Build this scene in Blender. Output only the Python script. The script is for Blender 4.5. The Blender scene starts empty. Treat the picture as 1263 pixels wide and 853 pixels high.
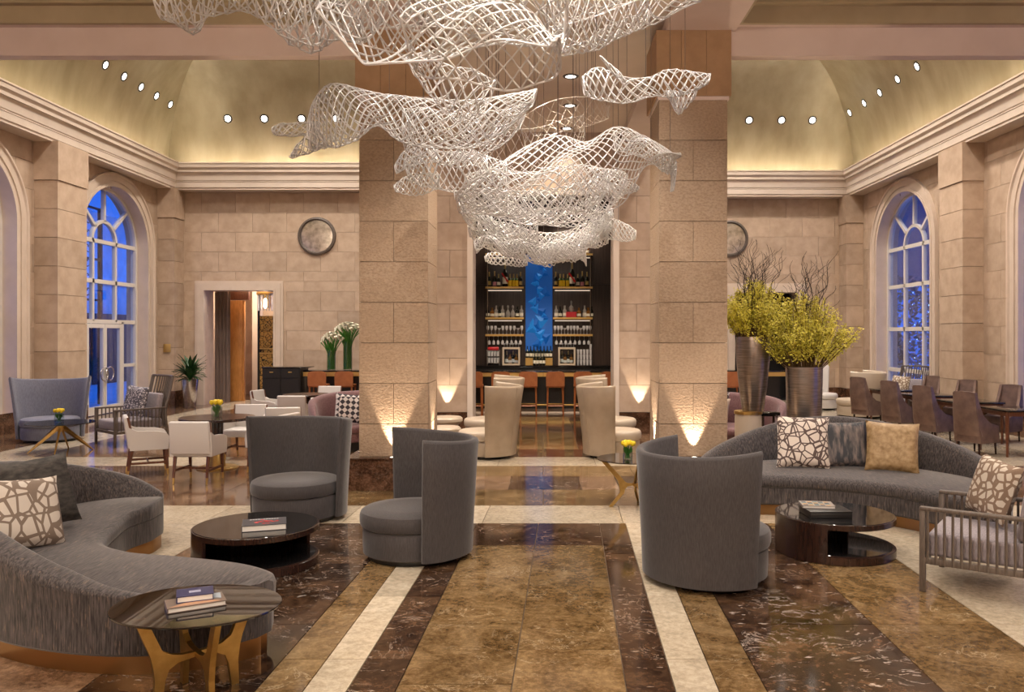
import bpy, bmesh, math, random
import numpy as np
from mathutils import Vector, Matrix
random.seed(7); rng = np.random.default_rng(7)
SC = bpy.context.scene
COL = SC.collection
PI = math.pi
R = math.radians
# ---------------------------------------------------------------- camera
F, PX, PY, H = 1000.0, 670.0, 413.0, 2.0          # focal length in pixels, principal point, eye height
cam_d = bpy.data.cameras.new('camera'); cam = bpy.data.objects.new('camera', cam_d); COL.objects.link(cam)
cam.location = (0, 0, H); cam.rotation_euler = (PI/2, 0, 0)
cam_d.sensor_width = 36; cam_d.lens = F*36/1263
cam_d.shift_x = -(PX-631.5)/1263; cam_d.shift_y = -(426.5-PY)/1263
cam_d.clip_end = 200
SC.camera = cam
# ---------------------------------------------------------------- world, exposure
w = bpy.data.worlds.new('dusk'); SC.world = w; w.use_nodes = True
bg = w.node_tree.nodes['Background']
bg.inputs[0].default_value = (0.014, 0.13, 0.72, 1); bg.inputs[1].default_value = 1.5
vs = SC.view_settings
vs.view_transform = 'Standard'; vs.look = 'None'; vs.exposure = 0.12; vs.gamma = 1.0; vs.use_curve_mapping = False
cy = SC.cycles
cy.use_denoising = True
cy.max_bounces = 7; cy.diffuse_bounces = 3; cy.glossy_bounces = 3; cy.transmission_bounces = 4; cy.transparent_max_bounces = 8
cy.sample_clamp_indirect = 4.0; cy.caustics_reflective = False; cy.caustics_refractive = False
WARM = (1.0, 0.80, 0.60); NEUT = (1.0, 0.88, 0.76)
def lamp(kind, name, loc, energy, color=WARM, aim=(0, 0, -1), **kw):
    d = bpy.data.lights.new(name, kind); d.energy = energy; d.color = color
    for k, v in kw.items(): setattr(d, k, v)
    o = bpy.data.objects.new(name, d); COL.objects.link(o); o.location = loc
    o.rotation_euler = Vector(aim).to_track_quat('-Z', 'Y').to_euler()
    return o
# ceiling downlights of the near lounge (recessed cans in the ceiling over the camera)
for x in (-8.2, -4.6, 3.9, 7.0):
    for y in (1.5, 4.6, 7.6):
        lamp('SPOT', 'lounge_spot', (x, y, 6.5), 330, NEUT, spot_size=R(120), spot_blend=0.8, shadow_soft_size=0.22)
for y in (0.5, 3.2, 6.0, 8.6):
    lamp('SPOT', 'lounge_spot', (0.0, y, 6.05), 270, NEUT, spot_size=R(120), spot_blend=0.8, shadow_soft_size=0.22)
# fill lamps added behind the camera to light beam faces and cornices
for x in (-6.5, -1.2, 5.2):
    lamp('POINT', 'front_fill_lamp', (x, -3.2, 5.6), 620, NEUT, shadow_soft_size=0.45)
# unseen spots added to brighten the wings; downlights of aisle and bar
for x in (-7.4, -4.4):
    for y in (12.6, 15.4, 18.2, 20.4):
        lamp('SPOT', 'wing_fill_spot', (x, y, 9.9), 700, NEUT, spot_size=R(130), spot_blend=0.7, shadow_soft_size=0.25)
for x in (4.2, 6.4):
    for y in (12.6, 15.6, 18.6, 21.2):
        lamp('SPOT', 'wing_fill_spot', (x, y, 9.9), 700, NEUT, spot_size=R(130), spot_blend=0.7, shadow_soft_size=0.25)
for y in (11.2, 13.0, 15.6):
    lamp('SPOT', 'aisle_spot', (0.0, y, 6.1), 420, WARM, spot_size=R(100), spot_blend=0.6, shadow_soft_size=0.1)
for x, y, ty in ((-1.1, 4.6, 6.4), (.7, 5.0, 6.6), (-1.3, 7.0, 8.6), (1.2, 7.4, 9.4), (0, 9.2, 10.4), (-.2, 12.4, 10.8)):  # spots added under the ceiling to brighten the hanging nets
    lamp('SPOT', 'sculpture_fill_spot', (x, y, 6.05), 300, (1.0, .93, .86), (-x*.4, ty-y, -2.2), spot_size=R(75), spot_blend=0.7, shadow_soft_size=0.08)
for x in (-1.5, -.5, .5, 1.5):
    lamp('SPOT', 'bar_spot', (x, 18.9, 5.18), 420, WARM, (0, .45, -1), spot_size=R(80), spot_blend=0.6, shadow_soft_size=0.06)
# ---------------------------------------------------------------- geometry helpers
def P(px, py, d):                       # a point of the place seen at that pixel, d metres away
    return Vector(((px-PX)*d/F, d, H-(py-PY)*d/F))
class MB:
    def __init__(s, M=None): s.v = []; s.f = []; s.M = M
    def add(s, vs, fs):
        b = len(s.v)
        if s.M is not None: vs = [tuple(s.M @ Vector(p)) for p in vs]
        s.v += [tuple(p) for p in vs]; s.f += [[b+i for i in q] for q in fs]
        return s
    def box(s, x0, x1, y0, y1, z0, z1):
        return s.add([(x0,y0,z0),(x1,y0,z0),(x1,y1,z0),(x0,y1,z0),(x0,y0,z1),(x1,y0,z1),(x1,y1,z1),(x0,y1,z1)],
                     [(3,2,1,0),(4,5,6,7),(0,1,5,4),(1,2,6,5),(2,3,7,6),(3,0,4,7)])
    def hexa(s, p): return s.add(p, [(3,2,1,0),(4,5,6,7),(0,1,5,4),(1,2,6,5),(2,3,7,6),(3,0,4,7)])
    def rbox(s, x0, x1, y0, y1, z0, z1, r, seg=2):
        bm = bmesh.new(); bmesh.ops.create_cube(bm, size=1)
        for v in bm.verts: v.co = Vector(((x0+x1)/2+v.co.x*(x1-x0), (y0+y1)/2+v.co.y*(y1-y0), (z0+z1)/2+v.co.z*(z1-z0)))
        bmesh.ops.bevel(bm, geom=bm.edges[:], offset=r, segments=seg, profile=0.5, affect='EDGES')
        bm.verts.index_update()
        s.add([v.co.copy() for v in bm.verts], [[v.index for v in f.verts] for f in bm.faces]); bm.free()
        return s
    def prism(s, poly, a, b, axis='z'):       # poly in the two other axes, extruded from a to b
        n = len(poly)
        mp = {'z': lambda p, t: (p[0], p[1], t), 'y': lambda p, t: (p[0], t, p[1]), 'x': lambda p, t: (t, p[0], p[1])}[axis]
        vs = [mp(p, a) for p in poly]+[mp(p, b) for p in poly]
        return s.add(vs, [list(range(n))[::-1], list(range(n, 2*n))]+[(i, (i+1) % n, n+(i+1) % n, n+i) for i in range(n)])
    def grid(s, rows, cu=False, cv=False, cap=False):
        n, m = len(rows), len(rows[0]); vs = [p for r_ in rows for p in r_]; fs = []
        for i in range(n if cu else n-1):
            for j in range(m if cv else m-1):
                a, b = i*m+j, i*m+(j+1) % m; c, d = ((i+1) % n)*m+(j+1) % m, ((i+1) % n)*m+j
                fs.append((a, b, c, d))
        if cap: fs.append(list(range(m))[::-1]); fs.append([(n-1)*m+j for j in range(m)])
        return s.add(vs, fs)
    def lathe(s, prof, n=24, c=(0, 0, 0), sx=1.0, sy=1.0, cap=True):
        rows = [[(c[0]+r_*math.cos(2*PI*k/n)*sx, c[1]+r_*math.sin(2*PI*k/n)*sy, c[2]+z) for k in range(n)] for r_, z in prof]
        return s.grid(rows, cv=True, cap=cap)
    def tube(s, pts, r, n=6, cap=True):
        pts = [Vector(p) for p in pts]; rows = []; up = None
        for i, p in enumerate(pts):
            t = (pts[min(i+1, len(pts)-1)]-pts[max(i-1, 0)])
            t = t.normalized() if t.length > 1e-9 else Vector((0, 0, 1))
            if up is None: up = Vector((0, 0, 1)) if abs(t.z) < .9 else Vector((1, 0, 0))
            u = t.cross(up)
            if u.length < 1e-6: u = t.orthogonal()
            u.normalize(); v = u.cross(t); up = v
            rr = r[i] if isinstance(r, (list, tuple)) else r
            rows.append([p+u*rr*math.cos(2*PI*k/n)+v*rr*math.sin(2*PI*k/n) for k in range(n)])
        return s.grid(rows, cv=True, cap=cap)
    def disc(s, c, r, n=16, nrm=(0, 0, 1)):
        q = Vector(nrm).to_track_quat('Z', 'Y'); c = Vector(c)
        return s.add([c+q @ Vector((r*math.cos(2*PI*k/n), r*math.sin(2*PI*k/n), 0)) for k in range(n)], [list(range(n))])
    def mesh(s, name, smooth=True, ang=38):
        me = bpy.data.meshes.new(name); me.from_pydata(s.v, [], s.f); me.update()
        bm = bmesh.new(); bm.from_mesh(me); bmesh.ops.recalc_face_normals(bm, faces=bm.faces[:]); bm.to_mesh(me); bm.free()
        if smooth:
            me.shade_smooth(); me.set_sharp_from_angle(angle=R(ang))
        return me
def link(name, me, mat=None, parent=None, loc=(0, 0, 0), rz=0, scale=None):
    o = bpy.data.objects.new(name, me); COL.objects.link(o); o.location = loc; o.rotation_euler = (0, 0, rz)
    if scale: o.scale = scale
    if parent: o.parent = parent
    if mat is not None and me is not None and not me.materials: me.materials.append(mat)
    return o
def obj(name, mb, mat, parent=None, smooth=True, ang=38, **kw):
    return link(name, mb.mesh(name, smooth, ang), mat, parent, **kw)
def tag(o, label, cat, group=None):
    o['label'] = label; o['category'] = cat
    if group: o['group'] = group
    return o
def thing(name, label, cat, loc=(0, 0, 0), rz=0, group=None):
    o = bpy.data.objects.new(name, None); COL.objects.link(o); o.location = loc; o.rotation_euler = (0, 0, rz); o.empty_display_size = .1
    return tag(o, label, cat, group)
def struct(o, label=None):
    o['kind'] = 'structure'
    if label: o['label'] = label
    return o
def kids(o): return [c for c in COL.objects if c.parent == o]
def dup(o, loc=None, rz=None, label=None, group=None, parent=None, scale=None):
    c = o.copy(); COL.objects.link(c)
    if parent: c.parent = parent
    if loc is not None: c.location = loc
    if rz is not None: c.rotation_euler = (0, 0, rz)
    if scale: c.scale = scale
    if label: c['label'] = label
    if group: c['group'] = group
    for ch in o.children: dup(ch, parent=c)
    return c
def cr(pts, n, closed=False):            # Catmull-Rom through tuples
    A = np.array(pts, float); m = len(A); out = []
    tot = m if closed else m-1
    for q in range(n):
        t = q/(n if closed else n-1)*tot; i = min(int(t), tot-1); u = t-i
        g = (lambda k: A[k % m]) if closed else (lambda k: A[min(max(k, 0), m-1)])
        p0, p1, p2, p3 = g(i-1), g(i), g(i+1), g(i+2)
        out.append(.5*((2*p1)+(-p0+p2)*u+(2*p0-5*p1+4*p2-p3)*u*u+(-p0+3*p1-3*p2+p3)*u**3))
    return np.array(out)
def face_dir(x, y): return math.atan2(y, x)
# ---------------------------------------------------------------- materials
class NT:
    def __init__(s, name):
        s.m = bpy.data.materials.new(name); s.m.use_nodes = True; s.t = s.m.node_tree; s.n = s.t.nodes; s.b = s.n['Principled BSDF']
    def new(s, typ, **kw):
        x = s.n.new(typ)
        for k, v in kw.items():
            if k in x.inputs.keys() if isinstance(k, str) and k[0].isupper() else False: x.inputs[k].default_value = v
            else: setattr(x, k, v)
        return x
    def ln(s, a, b): s.t.links.new(a, b)
    def coord(s, kind='Object', scale=(1, 1, 1), rand=0.0, rot=(0, 0, 0)):
        if kind == 'World': o = s.new('ShaderNodeNewGeometry').outputs['Position']
        else: o = s.new('ShaderNodeTexCoord').outputs[kind]
        if rand:
            inf = s.new('ShaderNodeObjectInfo'); mu = s.new('ShaderNodeMath', operation='MULTIPLY'); mu.inputs[1].default_value = rand
            s.ln(inf.outputs['Random'], mu.inputs[0]); ad = s.new('ShaderNodeVectorMath', operation='ADD')
            s.ln(o, ad.inputs[0]); s.ln(mu.outputs[0], ad.inputs[1]); o = ad.outputs[0]
        mp = s.new('ShaderNodeMapping'); mp.inputs['Scale'].default_value = scale; mp.inputs['Rotation'].default_value = rot
        s.ln(o, mp.inputs[0]); return mp.outputs[0]
    def noise(s, co, scale, detail=3, rough=.55, dist=0):
        x = s.new('ShaderNodeTexNoise'); x.inputs['Scale'].default_value = scale; x.inputs['Detail'].default_value = detail
        x.inputs['Roughness'].default_value = rough; x.inputs['Distortion'].default_value = dist; s.ln(co, x.inputs['Vector']); return x.outputs['Fac']
    def ramp(s, fac, stops, interp='LINEAR'):
        x = s.new('ShaderNodeValToRGB'); x.color_ramp.interpolation = interp; e = x.color_ramp.elements
        while len(e) < len(stops): e.new(0.5)
        for q, (p, c) in zip(e, stops): q.position = p; q.color = (*c, 1) if len(c) == 3 else c
        s.ln(fac, x.inputs[0]); return x.outputs[0]
    def mix(s, fac, a, b, mode='MIX'):
        x = s.new('ShaderNodeMix', data_type='RGBA', blend_type=mode)
        if isinstance(fac, (int, float)): x.inputs[0].default_value = fac
        else: s.ln(fac, x.inputs[0])
        for i, q in ((6, a), (7, b)):
            if isinstance(q, tuple): x.inputs[i].default_value = (*q, 1)
            else: s.ln(q, x.inputs[i])
        return x.outputs[2]
    def bump(s, fac, strength=.3, dist=.01):
        x = s.new('ShaderNodeBump'); x.inputs['Strength'].default_value = strength; x.inputs['Distance'].default_value = dist
        s.ln(fac, x.inputs['Height']); s.ln(x.outputs[0], s.b.inputs['Normal'])
    def col(s, c):
        if isinstance(c, tuple): s.b.inputs['Base Color'].default_value = (*c, 1)
        else: s.ln(c, s.b.inputs['Base Color'])
    def set(s, **kw):
        for k, v in kw.items(): s.b.inputs[k.replace('_', ' ')].default_value = v
        return s
def plain(name, c, rough=.5, metal=0., **kw):
    t = NT(name); t.col(c); t.set(Roughness=rough, Metallic=metal, **kw); return t.m
def noisy(name, c1, c2, scale=5, rough=.5, metal=0., stretch=(1, 1, 1), detail=3, lo=.35, hi=.65, bump=0, bdist=.005, coord='Object', rand=0, tint=0, **kw):
    t = NT(name); co = t.coord(coord, stretch, rand); f = t.noise(co, scale, detail)
    c = t.ramp(f, [(lo, c1), (hi, c2)])
    if tint:
        inf = t.new('ShaderNodeObjectInfo'); g = t.ramp(inf.outputs['Random'], [(0, (1-tint,)*3), (1, (1+tint*.3,)*3)]); c = t.mix(1.0, c, g, 'MULTIPLY')
    t.col(c); t.set(Roughness=rough, Metallic=metal, **kw)
    if bump: t.bump(f, bump, bdist)
    return t.m
def marble(name, dark, mid, light, vein, rough=.09, sc=1.0, vamt=.6, fleck=.72, spec=.5):
    t = NT(name); co = t.coord('World', (sc, sc, sc), 9.0)
    n1 = t.noise(co, 2.0, 12, .68, 1.3); c = t.ramp(n1, [(.38, dark), (.5, mid), (.62, light)])
    n3 = t.noise(co, 22, 6, .78); c = t.mix(.34, c, t.ramp(n3, [(.40, tuple(q*.5 for q in dark)), (.5, mid), (.60, tuple(min(1, q*1.3) for q in light))]))
    v = t.noise(co, 2.3, 8, .62, 2.0); sb = t.new('ShaderNodeMath', operation='SUBTRACT'); sb.inputs[1].default_value = .5; t.ln(v, sb.inputs[0])
    ab = t.new('ShaderNodeMath', operation='ABSOLUTE'); t.ln(sb.outputs[0], ab.inputs[0])
    k = t.ramp(ab.outputs[0], [(0, (vamt,)*3), (.011, (0, 0, 0))]); msk = t.ramp(t.noise(co, 2.2, 3), [(.46, (0, 0, 0)), (.60, (1, 1, 1))])
    c = t.mix(t.mix(1.0, k, msk, 'MULTIPLY'), c, vein)
    sp = t.noise(t.coord('World', (9, 20, 9), 9.0), 1.0, 4, .6); c = t.mix(t.ramp(sp, [(fleck, (0, 0, 0)), (fleck+.03, (vamt,)*3)]), c, vein)
    inf = t.new('ShaderNodeObjectInfo'); g = t.ramp(inf.outputs['Random'], [(0, (.84,)*3), (1, (1.12,)*3)]); c = t.mix(1.0, c, g, 'MULTIPLY')
    t.col(c); t.set(Roughness=rough, Specular_IOR_Level=spec); t.bump(n3, .03, .002)
    return t.m
M = {}
M['stone'] = noisy('limestone', (.45, .33, .235), (.55, .42, .315), 3.5, .75, detail=6, bump=.08, coord='World', rand=5, tint=.14)
M['stone_rough'] = noisy('bush_hammered_stone', (.30, .205, .130), (.40, .285, .19), 30, .85, detail=5, bump=.6, bdist=.02, coord='World', stretch=(1, 1, 1.5), rand=5, tint=.1)
M['stone_smooth'] = noisy('smooth_stone', (.56, .43, .33), (.64, .50, .39), 4, .6, detail=5, coord='World')
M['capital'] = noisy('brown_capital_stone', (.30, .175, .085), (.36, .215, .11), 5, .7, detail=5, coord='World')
M['joint'] = plain('joint', (.20, .145, .10), .9)
M['cornice'] = noisy('painted_cornice', (.66, .56, .47), (.70, .60, .51), 3, .55, coord='World')
M['paint'] = noisy('pink_beige_paint', (.60, .47, .40), (.64, .51, .44), 2, .45, coord='World')
M['olive'] = noisy('olive_paint', (.36, .285, .17), (.41, .325, .20), 2, .5, coord='World')
M['tray'] = noisy('beige_ceiling_paint', (.62, .52, .42), (.66, .56, .46), 2, .6, coord='World')
M['vault'] = noisy('gold_leaf_plaster', (.26, .205, .125), (.345, .28, .185), 2.2, .35, .15, (1, 1, .35), 6, coord='World')
M['trimstone'] = noisy('moulded_trim', (.58, .475, .385), (.63, .52, .43), 3, .55, coord='World')
M['m_dark'] = marble('dark_emperador', (.014, .007, .004), (.045, .022, .012), (.115, .064, .034), (.52, .42, .34), .09, 1.0, .55, .655, .28)
M['m_black'] = marble('dark_brown_marble', (.009, .005, .004), (.036, .018, .010), (.12, .066, .036), (.60, .53, .47), .09, 1.0, .5, .645, .28)
M['m_light'] = marble('light_emperador', (.080, .044, .015), (.146, .088, .036), (.25, .165, .080), (.52, .42, .28), .10, 1.0, .6, .69, .3)
M['m_mid'] = marble('brown_marble', (.065, .034, .019), (.15, .085, .048), (.27, .17, .105), (.55, .44, .35), .09, 1.0, .4, .69)
M['m_cream'] = marble('cream_travertine', (.42, .35, .25), (.50, .42, .31), (.56, .48, .365), (.60, .52, .40), .14, 1.0, .2, .8)
M['m_base'] = marble('baseboard_marble', (.03, .014, .008), (.085, .040, .022), (.19, .10, .06), (.45, .33, .25), .15, 1.6, .3, .8)
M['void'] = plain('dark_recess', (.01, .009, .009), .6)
M['wframe'] = plain('white_window_paint', (.72, .68, .62), .4)
M['brass'] = plain('brass', (.66, .44, .15), .32, .75)
M['bronze'] = plain('bronze_plinth', (.36, .20, .085), .30, 1.0)
M['goldleg'] = noisy('satin_brass', (.50, .33, .11), (.58, .39, .14), 20, .35, 1.0)
M['steel'] = plain('steel', (.6, .58, .56), .25, 1.0)
M['black'] = plain('black', (.012, .011, .011), .35)
M['blackgloss'] = plain('black_gloss', (.010, .009, .009), .05)
M['walnut'] = noisy('dark_walnut', (.018, .008, .006), (.034, .015, .010), 6, .22, stretch=(8, 8, 1))
M['wood_red'] = noisy('reddish_wood', (.10, .035, .018), (.16, .06, .03), 7, .3, stretch=(6, 6, 1))
M['greywood'] = noisy('grey_brown_wood', (.085, .066, .054), (.13, .103, .086), 9, .42, stretch=(7, 7, 1))
M['oakpanel'] = noisy('amber_wood_panel', (.45, .19, .05), (.58, .27, .08), 5, .35, stretch=(6, 6, 1))
def fabric(name, c1, c2, sx=90, sz=6, rough=.85, lo=.36, hi=.66, c3=None):
    t = NT(name); ge = t.new('ShaderNodeNewGeometry'); sp = t.new('ShaderNodeSeparateXYZ'); t.ln(ge.outputs['Normal'], sp.inputs[0])
    ab = t.new('ShaderNodeMath', operation='ABSOLUTE'); t.ln(sp.outputs[2], ab.inputs[0]); top = t.ramp(ab.outputs[0], [(.6, (0, 0, 0)), (.8, (1, 1, 1))])
    def tex(k, kz):
        f1 = t.noise(t.coord('Object', (sx*k, sx*k, sz*kz)), 1.0, 3, .6); f2 = t.noise(t.coord('Object', (sx*k*.8, sz*kz, sx*k), 0, (0, 0, .6)), 1.0, 3, .6); return t.mix(top, f1, f2)
    f = tex(1, 1); c = t.ramp(f, [(lo, c1), (hi, c2)])
    if c3: c = t.mix(t.ramp(tex(.7, 1.3), [(.6, (0, 0, 0)), (.68, (.75,)*3)]), c, c3)
    t.col(c); t.set(Roughness=rough, Sheen_Weight=.25, Sheen_Roughness=.4); t.bump(f, .25, .004); return t.m
M['grey'] = fabric('charcoal_upholstery', (.033, .028, .028), (.060, .052, .052), 220, 14)
M['sofa'] = fabric('striated_sofa_fabric', (.014, .0115, .012), (.090, .075, .074), 100, 8, c3=(.16, .115, .085))
M['bluegrey'] = fabric('blue_grey_upholstery', (.11, .115, .16), (.18, .185, .245), 130, 10)
M['lilac'] = fabric('lilac_seat_fabric', (.22, .19, .21), (.34, .30, .32), 110, 20)
M['mauve'] = fabric('mauve_upholstery', (.11, .045, .050), (.175, .085, .09), 60, 40, .75)
M['cream'] = plain('cream_leather', (.50, .42, .33), .32)
M['cream_dark'] = noisy('taupe_leather', (.34, .27, .195), (.40, .32, .235), 4, .3)
M['white'] = plain('white_leather', (.62, .585, .56), .38)
M['brownleather'] = noisy('bronze_leather', (.17, .115, .10), (.25, .175, .15), 7, .33, .25)
M['orange'] = noisy('orange_brown_leather', (.33, .105, .036), (.42, .145, .05), 5, .42)
M['wire'] = plain('wire', (.25, .22, .2), .3, 1.0)
def voro(name, line, cell, scale, th, seed=0, second=0):
    t = NT(name); co = t.coord('Object'); outs = []
    for k, sc in enumerate([scale]+([second] if second else [])):
        x = t.new('ShaderNodeTexVoronoi', feature='DISTANCE_TO_EDGE'); x.inputs['Scale'].default_value = sc
        mp = t.new('ShaderNodeVectorMath', operation='ADD'); mp.inputs[1].default_value = (seed*3.1+k, seed*1.7, seed*.9-k); t.ln(co, mp.inputs[0]); t.ln(mp.outputs[0], x.inputs['Vector'])
        mu = t.new('ShaderNodeMath', operation='DIVIDE'); mu.inputs[1].default_value = sc; t.ln(x.outputs['Distance'], mu.inputs[0]); outs.append(mu.outputs[0])
    d = outs[0]
    if second:
        mn = t.new('ShaderNodeMath', operation='MINIMUM'); t.ln(outs[0], mn.inputs[0]); t.ln(outs[1], mn.inputs[1]); d = mn.outputs[0]
    ml = t.new('ShaderNodeMath', operation='MULTIPLY'); ml.inputs[1].default_value = 10; t.ln(d, ml.inputs[0])
    t.col(t.ramp(ml.outputs[0], [(th, line), (th+.012, cell)])); t.set(Roughness=.85); return t.m
M['cu_geo'] = voro('shard_print', (.085, .055, .048), (.60, .52, .45), 9, .060, 1, 7)
M['cu_geo2'] = voro('net_print', (.20, .15, .115), (.58, .52, .45), 7.5, .075, 3, 5.5)
M['cu_scroll'] = voro('scroll_print', (.24, .165, .115), (.62, .55, .46), 15, .085, 5)
M['cu_blue'] = voro('small_check_print', (.085, .08, .10), (.50, .47, .50), 22, .06, 2)
M['cu_dark'] = noisy('dark_velvet', (.022, .024, .030), (.22, .17, .15), 5, .7, stretch=(4, 4, 1), detail=6, lo=.42, hi=.72)
M['cu_dark2'] = noisy('dark_moss_velvet', (.022, .020, .018), (.075, .066, .058), 7, .8, stretch=(2, 2, 4), detail=5)
M['cu_gold'] = noisy('gold_velvet', (.20, .115, .038), (.46, .32, .17), 16, .55, detail=6, lo=.3, hi=.75)
M['cu_beige'] = plain('beige_satin', (.50, .40, .32), .5)
t = NT('zigzag_print'); x = t.new('ShaderNodeTexChecker'); x.inputs['Scale'].default_value = 15; x.inputs['Color1'].default_value = (.03, .025, .035, 1); x.inputs['Color2'].default_value = (.6, .55, .55, 1)
t.ln(t.coord('Object', (1, 1, 1), 0, (0, .78, 0)), x.inputs['Vector']); t.col(x.outputs[0]); t.set(Roughness=.8); M['cu_zig'] = t.m
t = NT('brushed_bronze_metal'); co = t.coord('Object', (2, 2, 60)); f = t.noise(co, 2, 4, .7); g = t.noise(t.coord('Object', (4, 4, 3)), 1.2, 3)
c = t.mix(t.ramp(g, [(.35, (0, 0, 0)), (.7, (1, 1, 1))]), t.ramp(f, [(.3, (.16, .145, .14)), (.7, (.44, .40, .38))]), t.ramp(f, [(.3, (.20, .155, .125)), (.7, (.50, .42, .36))]))
t.col(c); t.set(Roughness=.30, Metallic=.9); M['vase'] = t.m
M['silver'] = noisy('silver_planter', (.38, .37, .38), (.55, .53, .52), 12, .22, 1.0, (1, 1, 6))
M['leaf'] = noisy('dark_leaf', (.012, .05, .018), (.03, .10, .03), 6, .4)
M['stemgreen'] = noisy('green_stem', (.03, .14, .012), (.07, .24, .03), 10, .4, stretch=(6, 6, 1))
M['lily'] = plain('white_lily', (.78, .76, .60), .5)
M['yellow'] = plain('yellow_petal', (.80, .58, .02), .5)
M['twig'] = plain('dark_twig', (.035, .022, .014), .7)
M['branch'] = plain('brown_branch', (.13, .075, .025), .7)
M['blossom'] = noisy('forsythia', (.46, .40, .02), (.80, .70, .10), 9, .6, coord='World')
def netmat():
    m = bpy.data.materials.new('acrylic_net'); m.use_nodes = True; n = m.node_tree.nodes; n.clear(); l = m.node_tree.links
    o = n.new('ShaderNodeOutputMaterial'); d = n.new('ShaderNodeBsdfDiffuse'); tl = n.new('ShaderNodeBsdfTranslucent'); g = n.new('ShaderNodeBsdfGlossy'); m1 = n.new('ShaderNodeMixShader'); m2 = n.new('ShaderNodeMixShader')
    for q in (d, tl): q.inputs[0].default_value = (.95, .92, .89, 1)
    g.inputs['Roughness'].default_value = .18; m1.inputs[0].default_value = .5; m2.inputs[0].default_value = .22
    l.new(d.outputs[0], m1.inputs[1]); l.new(tl.outputs[0], m1.inputs[2]); l.new(m1.outputs[0], m2.inputs[1]); l.new(g.outputs[0], m2.inputs[2]); l.new(m2.outputs[0], o.inputs[0]); return m
M['net'] = netmat()
def glassmat(name, tint, gloss=.12, rough=.02):
    m = bpy.data.materials.new(name); m.use_nodes = True; n = m.node_tree.nodes; n.clear(); l = m.node_tree.links
    o = n.new('ShaderNodeOutputMaterial'); mx = n.new('ShaderNodeMixShader'); tr = n.new('ShaderNodeBsdfTransparent'); gl = n.new('ShaderNodeBsdfGlossy')
    fr = n.new('ShaderNodeLayerWeight'); fr.inputs[0].default_value = .5
    pw = n.new('ShaderNodeMath'); pw.operation = 'POWER'; pw.inputs[1].default_value = 3.0; l.new(fr.outputs['Facing'], pw.inputs[0])
    ma = n.new('ShaderNodeMath'); ma.operation = 'MULTIPLY_ADD'; ma.inputs[1].default_value = .75; ma.inputs[2].default_value = gloss; l.new(pw.outputs[0], ma.inputs[0])
    tr.inputs[0].default_value = (*tint, 1); gl.inputs['Roughness'].default_value = rough
    l.new(ma.outputs[0], mx.inputs[0]); l.new(tr.outputs[0], mx.inputs[1]); l.new(gl.outputs[0], mx.inputs[2]); l.new(mx.outputs[0], o.inputs[0]); return m
M['pane'] = glassmat('window_glass', (.90, .94, .98), .03)
M['glass'] = glassmat('clear_glass', (.90, .94, .94), .05)
M['smoke'] = glassmat('smoked_glass', (.24, .20, .15), .10)
M['crystal'] = plain('crystal', (.75, .75, .78), .08, 0., Alpha=.5)
def emit(name, c, s):
    m = bpy.data.materials.new(name); m.use_nodes = True; b = m.node_tree.nodes['Principled BSDF']
    b.inputs['Base Color'].default_value = (*c, 1); b.inputs['Emission Color'].default_value = (*c, 1); b.inputs['Emission Strength'].default_value = s; return m
M['led'] = emit('led_strip', (1.0, .94, .72), 36)
M['ledbead'] = emit('led_bead', (1.0, .95, .76), 110)
M['lens'] = emit('downlight_lens', (1.0, .94, .86), 7)
M['shelfled'] = emit('shelf_led', (1.0, .80, .62), .7)
M['uplens'] = emit('uplight_lens', (1.0, .9, .75), 9)
# ================================================================ FLOOR
UC = MB().box(-.5, .5, -.5, .5, -.5, .5).mesh('unit_block', False)
UCM = {}
def ucube(mat):
    if mat not in UCM:
        me = UC.copy(); me.name = 'block'; me.materials.append(M[mat]); UCM[mat] = me
    return UCM[mat]
def piece(name, mat, parent, x0, x1, y0, y1, z0, z1):
    return link(name, ucube(mat), None, parent, ((x0+x1)/2, (y0+y1)/2, (z0+z1)/2), 0, (x1-x0, y1-y0, z1-z0))
floor = struct(obj('floor', MB().box(-11.5, 10, -5, 25, -.2, -.02), M['joint'], smooth=False), 'polished marble floor of cream, light brown and dark brown bands')
G = .0035
def cx(d): return -.125+.032*(d-6.3)
def slab(mat, h0, h1, d0, d1):              # a slab of the front pattern, in the pattern's own slightly skewed grid
    v = []
    a, b, c, e = h0+G, h1-G, d0+G, d1-G
    for z in (-.02, 0.0): v += [(cx(c)+a, c, z), (cx(c)+b, c, z), (cx(e)+b, e, z), (cx(e)+a, e, z)]
    mb = MB().hexa(v); o = obj('marble_slab', mb, M[mat], floor, smooth=False); return o
def band(mat, h0, h1, d0, d1, n, off=0.0):
    ds = [d0+(d1-d0)*k/n for k in range(n+1)]
    for k in range(n): slab(mat, h0, h1, ds[k], ds[k+1])
D0 = 2.6
band('m_light', -.65, 0.0, D0, 7.72, 5); band('m_light', 0.0, .65, D0, 7.72, 4)
for s in (-1, 1):
    def sb(mat, a, b, d0, d1, n): band(mat, min(s*a, s*b), max(s*a, s*b), d0, d1, n)
    sb('m_dark', .65, .925, D0, 8.62, 5)
    sb('m_cream', .925, 1.17, D0, 8.62, 5)
    sb('m_light', 1.17, 1.44, D0, 8.62, 5)
    sb('m_black', 1.44, 2.43, D0, 8.62, 4)
    sb('m_light' if s > 0 else 'm_mid', 2.43, 3.25, D0, 8.62, 4)
    sb('m_cream', 3.25, 5.2, D0, 8.62, 4)
    sb('m_mid', 5.2, 6.6, D0, 8.62, 4)
    sb('m_mid', 6.6, 8.0, D0, 8.62, 4)
    sb('m_mid', 8.0, 9.5, D0, 8.62, 4)
band('m_dark', -.65, 0.0, 7.72, 8.62, 1); band('m_dark', 0.0, .65, 7.72, 8.62, 1)
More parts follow.
